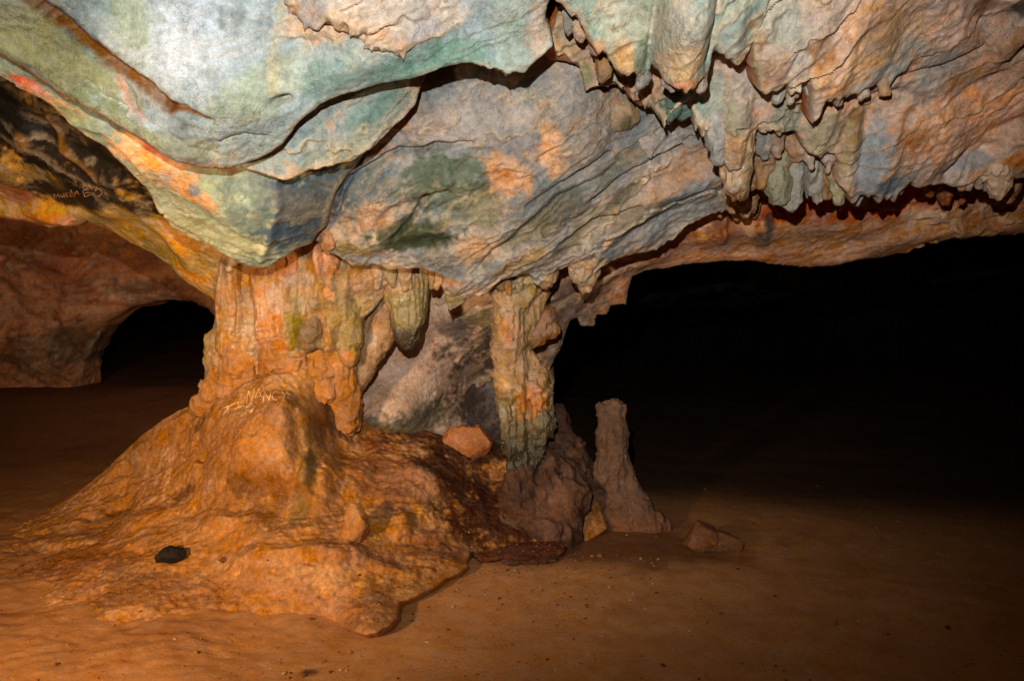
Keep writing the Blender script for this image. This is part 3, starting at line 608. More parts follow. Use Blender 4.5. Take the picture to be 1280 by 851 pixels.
relief('ceiling_drapery',    # toothed curtain hanging in front of it
    [(930, -80, 2.95), (935, 55, 3.12), (950, 105, 3.22), (1025, 135, 3.26), (1060, 118, 3.26), (1112, 108, 3.28), (1150, 60, 3.22), (1180, -80, 2.9), (1040, 20, 3.08), (1040, 80, 3.16)],
    [(930, -80), (934, 10), (938, 40), (941, 70), (944, 98), (950, 114), (958, 108), (966, 111), (975, 104), (981, 101), (986, 118), (992, 113), (998, 116), (1004, 100), (1011, 97), (1018, 116), (1021, 130), (1026, 140), (1030, 128), (1034, 112), (1040, 117), (1048, 131), (1053, 119), (1058, 124), (1064, 115), (1073, 120), (1080, 110), (1092, 106), (1100, 101), (1110, 110), (1114, 106), (1120, 95), (1133, 88), (1145, 66), (1165, 40), (1200, -80)],
    32, T=0.35, roll=0.018, jag=0.006, teeth=0.025, seed=25, big=0.025, mid=0.012, ledge=0.018, ledge_dir=45, ledge_k=5, flow=0.022, flow_dir=70,
    bumps=[(965, 80, 14, 40, -20, 0.04), (1000, 60, 20, 60, -30, 0.04), (1040, 90, 26, 40, 0, 0.04), (1095, 70, 20, 40, -10, 0.035)],
    base=((190, 156, 130), (160, 156, 148), (178, 140, 104)),
    blobs=[(985, 60, 40, 40, -30, (168, 160, 152), 0.7), (1050, 90, 40, 36, 0, (204, 160, 124), 0.7), (1100, 50, 26, 40, 0, (150, 110, 66), 0.7), (960, 90, 18, 30, -20, (160, 118, 80), 0.7), (1020, 60, 16, 20, 30, (148, 106, 62), 0.7), (970, 20, 30, 30, 0, (146, 160, 156), 0.7), (1040, 10, 40, 20, 20, (176, 160, 148), 0.6)], parent=CE)
relief('ceiling_drapery',    # nearest row with the blunt hanging tongue
    [(690, -80, 2.85), (700, 5, 3.0), (740, 60, 3.1), (780, 92, 3.14), (812, 85, 3.14), (855, 110, 3.06), (885, 80, 3.1), (920, 80, 3.14), (960, 10, 3.02), (960, -80, 2.85), (850, 30, 2.92), (800, 20, 3.02)],
    [(680, -80), (692, -6), (700, 4), (716, 20), (722, 14), (727, 30), (734, 50), (742, 60), (749, 67), (753, 57), (760, 66), (768, 82), (774, 89), (784, 92), (790, 87), (798, 97), (806, 94), (812, 88), (816, 72), (820, 80), (827, 97), (836, 103), (846, 107), (850, 104), (853, 113), (858, 107), (866, 111), (873, 102), (882, 94), (888, 78), (893, 57), (898, 62), (906, 72), (910, 68), (916, 80), (921, 82), (928, 76), (937, 62), (945, 45), (955, 25), (975, -80)],
    32, T=0.35, roll=0.02, jag=0.008, teeth=0.012, seed=29, big=0.02, mid=0.010, ledge=0.012, ledge_dir=60, ledge_k=5, flow=0.018, flow_dir=88,
    bumps=[(852, 50, 30, 70, 0, 0.09), (818, 30, 6, 70, 0, -0.05), (892, 30, 5, 60, 0, -0.04), (780, 70, 22, 26, 10, 0.05), (755, 25, 30, 40, 0, 0.03), (915, 45, 14, 40, 5, 0.03)],
    ridges=[([(757, 62), (768, 50), (790, 44), (800, 46)], 5, 0.03)],
    base=((146, 162, 152), (160, 164, 150), (176, 160, 140)),
    blobs=[(850, 70, 28, 34, 0, (196, 168, 138), 0.75), (845, 30, 26, 30, 0, (168, 162, 150), 0.7), (855, 103, 30, 10, 0, (190, 142, 112), 0.9), (778, 70, 16, 26, 0, (200, 162, 120), 0.9), (800, 65, 10, 26, 0, (100, 124, 104), 0.9), (745, 55, 12, 14, 0, (190, 148, 112), 0.7), (735, 30, 22, 30, 0, (132, 154, 142), 0.6), (760, 20, 30, 26, 0, (182, 176, 160), 0.6), (915, 50, 20, 30, 0, (150, 156, 150), 0.6), (922, 70, 8, 16, 0, (190, 150, 116), 0.7)],
    veins=[([(700, 4), (728, 30), (742, 60), (768, 82), (800, 96)], 4, (150, 96, 50), 0.6)], parent=CE)

relief('ceiling_drapery',    # small broken flakes between the nearest row and the central rock
    [(690, 20, 3.3), (720, 80, 3.46), (735, 112, 3.52), (765, 100, 3.5), (795, 124, 3.52), (825, 148, 3.54), (835, 60, 3.42), (760, 40, 3.4), (720, 0, 3.25)],
    [(688, 50), (697, 70), (706, 66), (713, 74), (723, 72), (727, 90), (732, 113), (741, 109), (750, 108), (761, 105), (763, 94), (770, 98), (776, 108), (783, 104), (788, 120), (792, 127), (797, 112), (802, 126), (806, 138), (811, 126), (818, 140), (825, 151), (833, 141), (840, 60), (780, 0), (700, 0)],
    32, T=0.14, roll=0.015, jag=0.009, teeth=0.02, seed=31, big=0.03, mid=0.018, ledge=0.03, ledge_dir=20, ledge_k=6, flow=0.02, h=0.0065,
    base=((150, 140, 124), (176, 140, 108), (132, 138, 120)), blobs=[(730, 100, 10, 26, 0, (126, 128, 98), 0.8), (752, 110, 18, 10, 0, (178, 138, 106), 0.8), (785, 95, 22, 9, 0, (128, 146, 136), 0.8), (790, 115, 14, 12, 0, (176, 116, 66), 0.8), (825, 140, 20, 20, 0, (96, 112, 90), 0.8)], parent=CE)
# ---- dark sooty wall behind the wedge on the left, down to the arch
wl = relief('cave_wall',
    [(-300, 0, 4.0), (0, 60, 3.75), (-300, 280, 4.9), (0, 270, 4.6), (60, 285, 4.55), (120, 281, 4.5), (200, 330, 4.55), (268, 378, 4.58), (230, 270, 4.1), (150, 200, 3.8), (60, 180, 3.95), (100, 240, 4.15), (300, 330, 4.3), (300, 200, 3.9)],
    [(-330, 300), (-150, 290), (0, 272), (28, 276), (50, 284), (62, 288), (80, 283), (98, 284), (112, 275), (118, 283), (140, 291), (165, 306), (190, 320), (210, 333), (228, 350), (245, 362), (262, 372), (271, 386), (300, 400), (340, 330), (400, 240), (250, 120), (0, 0), (-330, -80)],
    22, T=1.2, roll=0.05, jag=0.012, seed=33, h=0.009, big=0.05, mid=0.014, ledge=0.012, ledge_dir=-20, ledge_k=3,
    bumps=[(35, 178, 14, 16, 0, 0.05), (55, 165, 26, 24, 0, -0.06), (100, 190, 50, 40, -30, -0.05), (90, 270, 40, 14, 0, 0.06), (130, 260, 30, 16, 0, 0.05), (10, 215, 26, 26, 0, 0.05)],
    ridges=[([(62, 145), (75, 185), (100, 205), (125, 225), (160, 228)], 8, 0.05), ([(0, 262), (50, 268), (90, 278)], 10, 0.05), ([(140, 225), (180, 270), (240, 330)], 10, 0.04)],
    base=((170, 140, 76), (182, 140, 80), (150, 130, 70)),
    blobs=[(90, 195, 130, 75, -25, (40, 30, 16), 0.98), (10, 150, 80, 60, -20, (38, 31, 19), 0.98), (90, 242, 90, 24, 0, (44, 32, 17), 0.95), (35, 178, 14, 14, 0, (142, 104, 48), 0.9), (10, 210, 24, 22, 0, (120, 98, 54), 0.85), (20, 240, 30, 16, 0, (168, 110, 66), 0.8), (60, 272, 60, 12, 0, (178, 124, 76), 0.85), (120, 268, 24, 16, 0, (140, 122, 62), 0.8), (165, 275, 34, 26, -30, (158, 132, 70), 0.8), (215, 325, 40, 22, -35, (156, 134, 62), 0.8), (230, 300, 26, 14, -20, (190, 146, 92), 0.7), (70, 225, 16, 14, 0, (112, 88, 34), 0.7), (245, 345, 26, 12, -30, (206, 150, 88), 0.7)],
    veins=[([(60, 142), (75, 185), (100, 205), (125, 225)], 8, (138, 104, 52), 0.8)])
tag(wl, 'sooty olive rock wall above the left archway with scratched writing', 'cave wall', kind='structure')

# ---- far walls
fw = relief('cave_wall',
    [(-500, 500, 8.0), (-500, 150, 7.4), (0, 480, 8.3), (120, 480, 8.3), (0, 330, 7.7), (60, 300, 7.5), (150, 250, 7.3), (100, 380, 8.0), (200, 360, 8.1), (350, 400, 8.4), (350, 200, 7.6), (100, 150, 7.0), (-200, 330, 7.7)],
    [(-600, 580), (-200, 570), (0, 570), (60, 570), (92, 570), (98, 480), (102, 455), (114, 428), (134, 402), (160, 386), (190, 377), (215, 374), (245, 379), (262, 390), (280, 410), (300, 460), (330, 570), (420, 570), (420, 150), (0, 100), (-600, 100)],
    5, T=0.3, roll=0.12, jag=0.03, seed=37, stain=(96, 62, 44), big=0.12, mid=0.04, ledge=0.03, ledge_k=1.6, ledge_dir=10, rough=0.03, h=0.03, small=0.012,
    ridges=[([(110, 290), (105, 360), (85, 440)], 14, 0.12), ([(0, 330), (35, 300), (62, 292)], 10, -0.1)], bumps=[(60, 340, 40, 60, 0, 0.15), (20, 430, 60, 40, 0, 0.12)],
    base=((204, 134, 90), (184, 116, 76), (212, 150, 104)), inner=None,
    blobs=[(60, 440, 60, 40, 0, (96, 70, 52), 0.7), (110, 430, 40, 30, 0, (84, 66, 50), 0.7), (180, 360, 50, 14, 0, (84, 60, 46), 0.7), (80, 330, 50, 50, 0, (140, 74, 44), 0.6)], mat=M_SOIL)
tag(fw, 'distant reddish rock wall pierced by a low dark archway on the left', 'cave wall', kind='structure')
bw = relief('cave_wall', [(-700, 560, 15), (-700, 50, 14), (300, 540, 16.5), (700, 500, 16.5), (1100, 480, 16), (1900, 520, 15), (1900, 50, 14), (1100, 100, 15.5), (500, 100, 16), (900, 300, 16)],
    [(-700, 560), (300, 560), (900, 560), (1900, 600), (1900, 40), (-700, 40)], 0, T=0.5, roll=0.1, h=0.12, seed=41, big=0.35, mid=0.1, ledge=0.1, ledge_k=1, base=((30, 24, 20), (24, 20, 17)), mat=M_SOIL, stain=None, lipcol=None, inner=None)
tag(bw, 'back wall of the dark inner chamber', 'cave wall', kind='structure')
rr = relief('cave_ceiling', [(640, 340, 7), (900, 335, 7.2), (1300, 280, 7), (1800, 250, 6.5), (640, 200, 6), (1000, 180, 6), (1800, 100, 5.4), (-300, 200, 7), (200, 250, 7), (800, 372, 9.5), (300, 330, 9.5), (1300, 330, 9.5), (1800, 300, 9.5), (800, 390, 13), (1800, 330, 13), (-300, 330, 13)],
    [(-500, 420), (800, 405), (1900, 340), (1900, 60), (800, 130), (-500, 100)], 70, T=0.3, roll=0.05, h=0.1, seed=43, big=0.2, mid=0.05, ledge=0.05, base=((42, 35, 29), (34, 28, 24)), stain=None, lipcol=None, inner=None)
tag(rr, 'low dark roof of the inner chamber', 'cave ceiling', kind='structure')

# ================================================================== the flowstone pillar
pm = relief('flowstone_mound',
    [(20, 655, 5.0), (95, 617, 5.0), (165, 556, 4.92), (190, 532, 4.88), (262, 497, 4.78), (300, 466, 4.72), (345, 446, 4.62), (392, 446, 4.62), (422, 474, 4.70),
     (290, 495, 4.42), (350, 468, 4.45), (400, 470, 4.48), (320, 520, 4.22), (378, 520, 4.20), (330, 590, 4.10), (275, 590, 4.24), (225, 560, 4.72), (388, 590, 4.10), (225, 640, 4.30), (330, 650, 3.98), (395, 650, 3.98), (150, 640, 4.72), (180, 600, 4.82), (270, 540, 4.40),
     (420, 520, 4.62), (440, 520, 4.70), (520, 536, 5.0), (620, 560, 5.0), (700, 600, 4.9), (425, 570, 4.52), (470, 575, 4.54), (520, 590, 4.44), (560, 640, 4.32), (440, 640, 4.16), (480, 650, 4.14), (540, 690, G(540, 690, 0.10)), (580, 695, G(580, 695, 0.06)), (583, 712, G(583, 712, 0.045)),
     (500, 755, G(500, 755, 0.04)), (458, 792, G(458, 792, 0.035)), (380, 755, G(380, 755, 0.01)), (380, 790, G(380, 790, -0.07)), (300, 800, G(300, 800, -0.09)), (425, 785, G(425, 785, -0.02)), (200, 700, G(200, 700, 0.12)), (100, 710, G(100, 710, 0.04)), (300, 735, G(300, 735, 0.04)), (200, 790, G(200, 790, -0.05)), (30, 760, G(30, 760, -0.05)), (-60, 720, G(-60, 720, -0.06)), (330, 700, G(330, 700, 0.18)), (420, 705, G(420, 705, 0.16)),
     (600, 610, 4.7), (640, 680, G(640, 680, 0.05)), (720, 670, G(720, 670, 0.02))],
    [(-80, 730), (-40, 690), (30, 652), (62, 634), (95, 615), (130, 588), (165, 555), (190, 533), (225, 511), (262, 496), (282, 478), (300, 464), (322, 452), (345, 444), (392, 443), (412, 452), (425, 474), (440, 515), (480, 530), (520, 533), (560, 545), (620, 552), (680, 562), (740, 600), (760, 660), (735, 676), (700, 682), (660, 690), (620, 688), (590, 690), (584, 700), (585, 708), (575, 716), (560, 721), (545, 733), (520, 745), (500, 752), (498, 764), (500, 770), (488, 782), (470, 790), (455, 793), (420, 780), (380, 785), (300, 800), (200, 810), (100, 806), (0, 800), (-80, 790)],
    -33, h=0.0065, edge_flat=True, stain=(150, 100, 54), T=0.7, roll=0.018, jag=0.012, seed=51, rough=0.027, big=0.05, mid=0.022, small=0.010, ledge=0.010, ledge_dir=12, ledge_k=4, flow=0.012, flow_dir=80, lipcol=None, inner=None,
    bumps=[(290, 590, 50, 40, 0, 0.08), (230, 615, 26, 16, 10, -0.06), (150, 640, 20, 9, 10, -0.06), (330, 620, 36, 22, -20, -0.07), (270, 650, 26, 22, 0, 0.05), (315, 655, 30, 22, 0, 0.06), (400, 600, 20, 36, 0, 0.07), (445, 665, 12, 22, 0, 0.09), (380, 560, 10, 50, 5, -0.05), (505, 660, 13, 18, 0, 0.07), (355, 640, 40, 26, 0, -0.05), (330, 540, 50, 40, 0, 0.05), (420, 690, 40, 12, 0, 0.05), (540, 600, 30, 14, -30, 0.05),
           (190, 650, 40, 16, 0, 0.04), (80, 680, 60, 14, 0, 0.05), (170, 690, 20, 10, 0, -0.04), (365, 475, 60, 26, 0, 0.05), (440, 610, 20, 40, -10, 0.05), (300, 640, 16, 10, 0, -0.05), (120, 650, 12, 6, 0, -0.05), (255, 570, 12, 8, 0, -0.05)],
    ridges=[([(414, 500), (407, 540), (398, 570), (400, 620)], 7, -0.045), ([(392, 500), (384, 560), (382, 610)], 6, 0.02), ([(362, 500), (362, 540), (355, 600)], 8, 0.02), ([(250, 550), (255, 600), (240, 620)], 9, -0.04), ([(300, 700), (380, 690), (450, 700), (520, 720)], 8, 0.03)],
    base=((178, 120, 62), (162, 106, 54), (190, 136, 80)),
    blobs=[(560, 600, 70, 60, 0, (76, 42, 26), 0.95), (630, 650, 80, 60, 0, (74, 40, 26), 0.95), (600, 560, 100, 26, 0, (66, 42, 30), 0.95), (540, 545, 60, 14, 0, (96, 56, 36), 0.8), (520, 600, 44, 24, -30, (188, 134, 92), 0.75), (480, 600, 50, 50, 0, (140, 88, 54), 0.7), (386, 590, 12, 55, 5, (110, 92, 46), 0.6), (372, 640, 14, 26, 10, (104, 90, 50), 0.6), (400, 540, 8, 30, 0, (120, 82, 36), 0.7), (345, 610, 45, 18, -15, (136, 84, 40), 0.7), (450, 700, 60, 26, 0, (150, 96, 58), 0.7), (250, 740, 220, 26, 0, (166, 112, 68), 0.85), (40, 720, 120, 40, 0, (164, 110, 66), 0.85), (430, 765, 80, 30, -20, (166, 112, 70), 0.8), (300, 610, 22, 14, 0, (120, 76, 38), 0.7), (230, 615, 22, 9, 0, (112, 68, 34), 0.8), (150, 642, 20, 7, 0, (104, 62, 32), 0.8), (420, 640, 30, 30, 0, (150, 100, 60), 0.6), (350, 560, 24, 30, 0, (200, 140, 84), 0.5), (255, 530, 20, 10, 20, (112, 72, 34), 0.7), (445, 655, 14, 24, 0, (186, 116, 56), 0.9), (540, 690, 40, 30, 0, (140, 88, 58), 0.7),  # recess floor patches: dark dirt, with its shade put into the colour
           (290, 560, 60, 40, 0, (190, 126, 70), 0.6), (280, 660, 40, 14, 0, (200, 140, 86), 0.6), (100, 700, 80, 30, 0, (152, 94, 48), 0.7), (420, 530, 14, 40, 0, (120, 78, 50), 0.7), (470, 560, 40, 16, -15, (120, 66, 40), 0.7), (380, 720, 60, 14, 0, (190, 140, 90), 0.5), (660, 620, 40, 50, 0, (104, 66, 48), 0.8)],
    veins=[([(590, 692), (640, 690), (680, 684)], 6, (60, 34, 24), 0.6)], mat=M_SOIL)
tag(pm, 'orange clay coated rock mound and pillar joining floor and ceiling', 'rock pillar')

relief('flowstone_curtain',
    [(215, 230, 4.4), (240, 300, 4.45), (268, 375, 4.55), (264, 440, 4.6), (268, 490, 4.65), (330, 400, 4.32), (390, 400, 4.34), (360, 330, 4.28), (330, 470, 4.5), (400, 450, 4.5), (440, 470, 4.55), (450, 400, 4.45), (500, 350, 4.5), (570, 345, 4.55), (400, 240, 4.2), (560, 260, 4.3), (440, 360, 4.36), (300, 340, 4.32)],
    [(205, 250), (235, 300), (256, 335), (268, 362), (270, 385), (268, 405), (264, 425), (260, 438), (266, 458), (268, 480), (260, 500), (300, 530), (380, 520), (425, 500), (440, 478), (447, 455), (450, 430), (449, 412), (456, 396), (466, 388), (480, 370), (486, 356), (500, 352), (530, 350), (556, 350), (580, 352), (590, 300), (560, 230), (400, 200), (215, 190)],
    8, T=0.5, roll=0.04, jag=0.008, teeth=0.01, seed=55, big=0.03, mid=0.014, small=0.006, rough=0.016, ledge=0.018, ledge_dir=10, ledge_k=5, flow=0.05, flow_dir=88, h=0.0065,
    bumps=[(290, 400, 10, 60, 0, 0.05), (315, 385, 12, 60, 3, -0.03), (300, 440, 30, 16, 0, 0.03), (360, 420, 26, 60, 0, 0.05), (340, 350, 10, 30, 0, 0.04), (392, 420, 12, 22, 10, -0.07), (415, 420, 10, 24, -15, 0.05), (430, 400, 14, 50, 0, 0.05), (405, 320, 10, 40, 10, 0.05), (450, 350, 30, 16, 0, 0.04), (370, 365, 8, 10, 0, -0.03), (255, 310, 10, 14, 20, -0.06), (480, 340, 26, 16, 0, 0.04)],
    ridges=[([(283, 330), (278, 380), (280, 430)], 6, 0.05), ([(300, 335), (306, 380), (302, 420)], 6, 0.05), ([(318, 330), (330, 390), (322, 430)], 7, 0.045), ([(402, 300), (404, 350), (398, 380)], 8, 0.05)],
    base=((176, 122, 66), (158, 122, 66), (148, 120, 76)),
    blobs=[(290, 400, 20, 50, 0, (178, 126, 76), 0.7), (345, 420, 26, 60, 0, (190, 118, 60), 0.8), (285, 465, 24, 22, 0, (158, 126, 52), 0.7), (372, 400, 10, 40, -8, (132, 116, 46), 0.8), (385, 380, 20, 16, 0, (150, 124, 88), 0.7), (375, 350, 18, 14, 0, (150, 130, 110), 0.7), (405, 320, 14, 30, 10, (206, 132, 78), 0.85), (340, 330, 60, 14, 0, (150, 82, 26), 0.8), (300, 345, 20, 30, 0, (150, 94, 36), 0.6), (440, 400, 26, 50, 0, (148, 122, 66), 0.8), (470, 345, 40, 14, 0, (186, 142, 106), 0.8), (420, 460, 20, 20, 0, (112, 92, 52), 0.7), (390, 425, 12, 16, 0, (84, 62, 40), 0.7), (520, 350, 30, 10, 0, (180, 134, 96), 0.6), (450, 320, 30, 10, 0, (136, 126, 110), 0.6), (250, 300, 20, 30, 20, (150, 110, 44), 0.7), (340, 470, 90, 22, 0, (178, 116, 60), 0.9), (300, 450, 30, 16, 0, (176, 118, 62), 0.7)],
    mat=M_FLOW, parent=pm, stain=(112, 96, 52))

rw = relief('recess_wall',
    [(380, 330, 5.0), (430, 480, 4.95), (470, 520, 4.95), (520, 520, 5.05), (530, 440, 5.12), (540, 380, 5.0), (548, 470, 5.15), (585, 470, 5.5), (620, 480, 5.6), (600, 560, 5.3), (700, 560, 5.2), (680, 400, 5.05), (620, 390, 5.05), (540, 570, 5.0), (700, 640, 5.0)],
    [(370, 300), (370, 540), (440, 600), (560, 640), (690, 660), (705, 560), (690, 520), (688, 470), (705, 400), (740, 330), (560, 300)],
    0, T=0.8, roll=0.05, seed=59, big=0.03, mid=0.012, ledge=0.012, ledge_dir=40, h=0.009, stain=None,
    bumps=[(478, 510, 46, 30, 0, 0.16), (515, 520, 24, 22, 0, 0.08), (468, 488, 18, 14, 0, 0.06), (446, 500, 22, 30, 0, 0.08), (590, 390, 30, 14, 20, 0.1), (560, 400, 20, 16, 0, 0.05), (650, 460, 30, 60, 0, 0.05)],
    base=((206, 168, 140), (194, 158, 132)),
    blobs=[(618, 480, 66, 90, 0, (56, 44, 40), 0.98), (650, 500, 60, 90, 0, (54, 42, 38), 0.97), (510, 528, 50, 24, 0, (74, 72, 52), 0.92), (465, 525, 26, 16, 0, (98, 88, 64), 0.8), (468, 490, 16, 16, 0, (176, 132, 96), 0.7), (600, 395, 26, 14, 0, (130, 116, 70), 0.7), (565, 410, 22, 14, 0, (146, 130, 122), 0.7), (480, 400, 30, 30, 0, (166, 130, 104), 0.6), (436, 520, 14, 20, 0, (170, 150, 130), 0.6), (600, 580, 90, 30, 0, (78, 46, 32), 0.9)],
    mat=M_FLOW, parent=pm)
# ================================================================== hanging and standing stones
M_WET = rock_mat('wet_flowstone', 0.5, 0.36, spec=0.6)
bpy.context.view_layer.update()
def surf(px, py):                        # distance ahead of the first surface met along a line of sight
    dg = bpy.context.evaluated_depsgraph_get(); r = ray(px, py); r = r / np.linalg.norm(r)
    ok, loc, nor, *_ = S.ray_cast(dg, Vector(CAM), Vector(r))
    return loc.y if ok else 4.5

CC = cone_chain
ST = 'stalactites and columns by the pillar'
# slender column right of the recess
col = solid('stone_column', CC((668, 316, 4.42, 20), (655, 345, 4.45, 22), (640, 385, 4.5, 15), (637, 430, 4.52, 16), (640, 480, 4.52, 13), (645, 540, 4.52, 12), (650, 612, 4.56, 12)) +
      CC((690, 330, 4.5, 10), (668, 375, 4.52, 7), (655, 420, 4.53, 6)) + CC((652, 440, 4.58, 8), (664, 480, 4.58, 16), (668, 525, 4.58, 19), (664, 565, 4.58, 13), (660, 590, 4.58, 8)) +
      CC((622, 352, 4.45, 10), (631, 385, 4.46, 8), (629, 440, 4.48, 6), (632, 500, 4.48, 5), (636, 560, 4.48, 5), (640, 585, 4.5, 5)),
      k=0.02, h=0.0105, big=0.034, mid=0.020, small=0.006, flute=0.018, seed=61, base=((168, 128, 84), (146, 116, 74)),
      zcol=[(1.0, 0.75, (96, 84, 52), 0.85), (0.75, 0.55, (50, 44, 32), 0.85)],
      blobs=[(640, 415, 4.4, 22, (206, 148, 106), 0.8), (665, 500, 4.45, 26, (176, 108, 52), 0.85), (655, 350, 4.35, 30, (136, 122, 76), 0.8), (630, 480, 4.42, 10, (196, 150, 96), 0.7), (655, 520, 4.4, 14, (150, 116, 44), 0.7)], mat=M_WET)
tag(col, 'slender fluted column with a wet dark foot, right of the recess', 'stone column', ST)
solid('knob', CC((680, 398, 4.6, 14), (668, 415, 4.58, 11), (690, 412, 4.6, 9), (660, 425, 4.58, 7)), k=0.02, h=0.009, big=0.015, mid=0.012, seed=62, base=((146, 102, 62), (126, 86, 50)), parent=col).location = -col.location
# short thick stalactite with the dark wet tip
s1 = solid('stalactite', CC((500, 335, 4.5, 26), (505, 365, 4.5, 23), (509, 395, 4.5, 18), (510, 417, 4.5, 14), (512, 428, 4.5, 6)) + CC((488, 345, 4.5, 16), (495, 375, 4.5, 10)) + CC((524, 350, 4.5, 10), (520, 400, 4.52, 7)),
      k=0.03, h=0.008, big=0.015, flute=0.012, seed=63, base=((150, 126, 80), (134, 116, 70)), zcol=[(1.34, 1.24, (62, 48, 24), 0.97)], blobs=[(500, 345, 4.4, 30, (176, 136, 98), 0.7)], mat=M_WET)
tag(s1, 'short thick stalactite with a dark wet tip over the recess', 'stalactite', ST)
s2 = solid('stalactite', CC((492, 375, 4.62, 14), (476, 405, 4.6, 16), (462, 440, 4.58, 13), (454, 465, 4.58, 8), (450, 478, 4.58, 4)), k=0.03, h=0.009, big=0.02, flute=0.012, seed=64, base=((150, 112, 70), (132, 96, 60)), blobs=[(470, 420, 4.5, 22, (176, 134, 92), 0.7)])
tag(s2, 'leaning brown stalactite tapering into the left side of the recess', 'stalactite', ST)
s3 = solid('stalactite', CC((430, 380, 4.42, 20), (436, 420, 4.42, 14), (436, 445, 4.42, 9), (436, 452, 4.42, 5)) + CC((418, 400, 4.4, 12), (414, 430, 4.4, 7)), k=0.03, h=0.009, big=0.015, flute=0.01, seed=65, base=((158, 124, 62), (140, 116, 64)), blobs=[(434, 446, 4.38, 12, (196, 116, 56), 0.8)])
tag(s3, 'ochre stalactite with an orange tip on the pillar curtain', 'stalactite', ST)
s4 = solid('stalactite', CC((393, 395, 4.36, 12), (388, 415, 4.34, 13), (386, 430, 4.34, 8)) + CC((400, 400, 4.38, 9), (402, 428, 4.36, 6)), k=0.012, h=0.008, big=0.012, mid=0.01, seed=66, base=((118, 88, 48), (150, 118, 70)))
tag(s4, 'stubby dark double stalactite just above the orange mound top', 'stalactite', ST)
for i, (x0, y0, x1, y1, r0, r1, d, c) in enumerate([(284, 300, 281, 436, 8, 5, 4.38, (176, 128, 72)), (303, 300, 305, 412, 9, 4, 4.35, (182, 132, 78)), (322, 305, 331, 428, 8, 4, 4.36, (168, 120, 62)), (346, 290, 347, 362, 8, 2, 4.26, (166, 100, 42)), (364, 290, 365, 356, 7, 2, 4.28, (156, 92, 36)), (318, 300, 322, 366, 7, 2, 4.27, (160, 112, 46)), (404, 285, 411, 368, 10, 3, 4.24, (200, 134, 80)), (421, 300, 425, 372, 9, 3, 4.3, (156, 128, 84)), (456, 315, 452, 392, 11, 2, 4.46, (150, 128, 74)), (380, 310, 381, 384, 10, 4, 4.32, (156, 128, 90)), (268, 425, 266, 476, 7, 6, 4.62, (160, 124, 58)), (338, 380, 342, 450, 12, 8, 4.36, (186, 118, 62)), (362, 385, 360, 452, 11, 7, 4.38, (186, 112, 56)), (472, 320, 470, 372, 9, 2, 4.46, (168, 134, 90))]):
    solid('flowstone_strand', CC((x0, y0, d, r0), ((x0 + x1) / 2 + 1, (y0 + y1) / 2, d, (r0 + r1) / 2 + 1), (x1, y1, d + 0.03, r1)), k=0.02, h=0.010, big=0.02, mid=0.012, flute=0.012, seed=70 + i, base=(c, tuple(int(v * 0.86) for v in c)), parent=pm)
for i, ch in enumerate([CC((300, 420, 4.44, 10), (298, 455, 4.44, 12), (290, 484, 4.46, 12)), CC((345, 420, 4.38, 14), (346, 450, 4.40, 15), (344, 474, 4.42, 12)), CC((395, 435, 4.46, 10), (400, 460, 4.46, 13), (404, 490, 4.46, 11)), CC((272, 455, 4.6, 8), (266, 490, 4.58, 10), (250, 512, 4.62, 8)), CC((425, 450, 4.5, 12), (428, 490, 4.54, 14), (436, 530, 4.56, 12)), CC((370, 440, 4.40, 9), (372, 460, 4.42, 9), (374, 476, 4.42, 7))]):
    solid('flowstone_strand', ch, k=0.04, h=0.011, big=0.03, mid=0.02, small=0.008, flute=0.014, seed=170 + i, base=((176, 118, 62), (160, 106, 56)), mat=M_SOIL, parent=pm)

# stalagmite and the rock foot beside it
sg = solid('stalagmite', CC((769, 509, 4.85, 10), (767, 545, 4.85, 11), (768, 590, 4.85, 12), (772, 630, 4.85, 20), (776, 665, 4.85, 26)) + CC((754, 511, 4.85, 5), (756, 540, 4.85, 6), (755, 600, 4.85, 8)) + CC((784, 590, 4.84, 5), (798, 630, 4.8, 11), (808, 658, 4.78, 13)) + CC((742, 625, 4.88, 12), (742, 662, 4.85, 20)) + CC((800, 640, 4.82, 12), (815, 662, 4.8, 14)) + CC((818, 650, 4.8, 8), (826, 662, 4.8, 6)),
      k=0.025, h=0.010, big=0.026, mid=0.014, flute=0.012, seed=81, base=((116, 88, 70), (98, 72, 56)), zcol=[(0.76, 0.82, (160, 104, 80), 0.5), (0.16, 0.05, (128, 82, 54), 0.7)], mat=M_SOIL)
tag(sg, 'grey brown stalagmite with two blunt tips standing before the dark passage', 'stalagmite')
rf = solid('rock_foot', CC((692, 535, 5.0, 20), (700, 580, 4.9, 30), (690, 630, 4.75, 42), (680, 670, 4.6, 46)) + CC((672, 580, 4.7, 18), (668, 640, 4.62, 26)) + CC((715, 560, 5.0, 16), (725, 610, 4.98, 24), (734, 660, 4.9, 28), (768, 668, 4.9, 20)) + CC((640, 620, 4.62, 12), (640, 650, 4.6, 20), (645, 675, 4.5, 20)) + CC((653, 598, 4.57, 15), (660, 650, 4.6, 26)) + CC((610, 660, 4.6, 14), (600, 672, 4.5, 12)),
      k=0.05, h=0.014, big=0.05, mid=0.03, small=0.010, seed=83, base=((98, 70, 52), (74, 50, 38)), blobs=[(640, 640, 4.55, 22, (124, 70, 42), 0.8), (640, 600, 4.6, 24, (60, 58, 44), 0.8), (690, 640, 4.5, 40, (128, 88, 68), 0.6)], mat=M_SOIL, parent=pm)

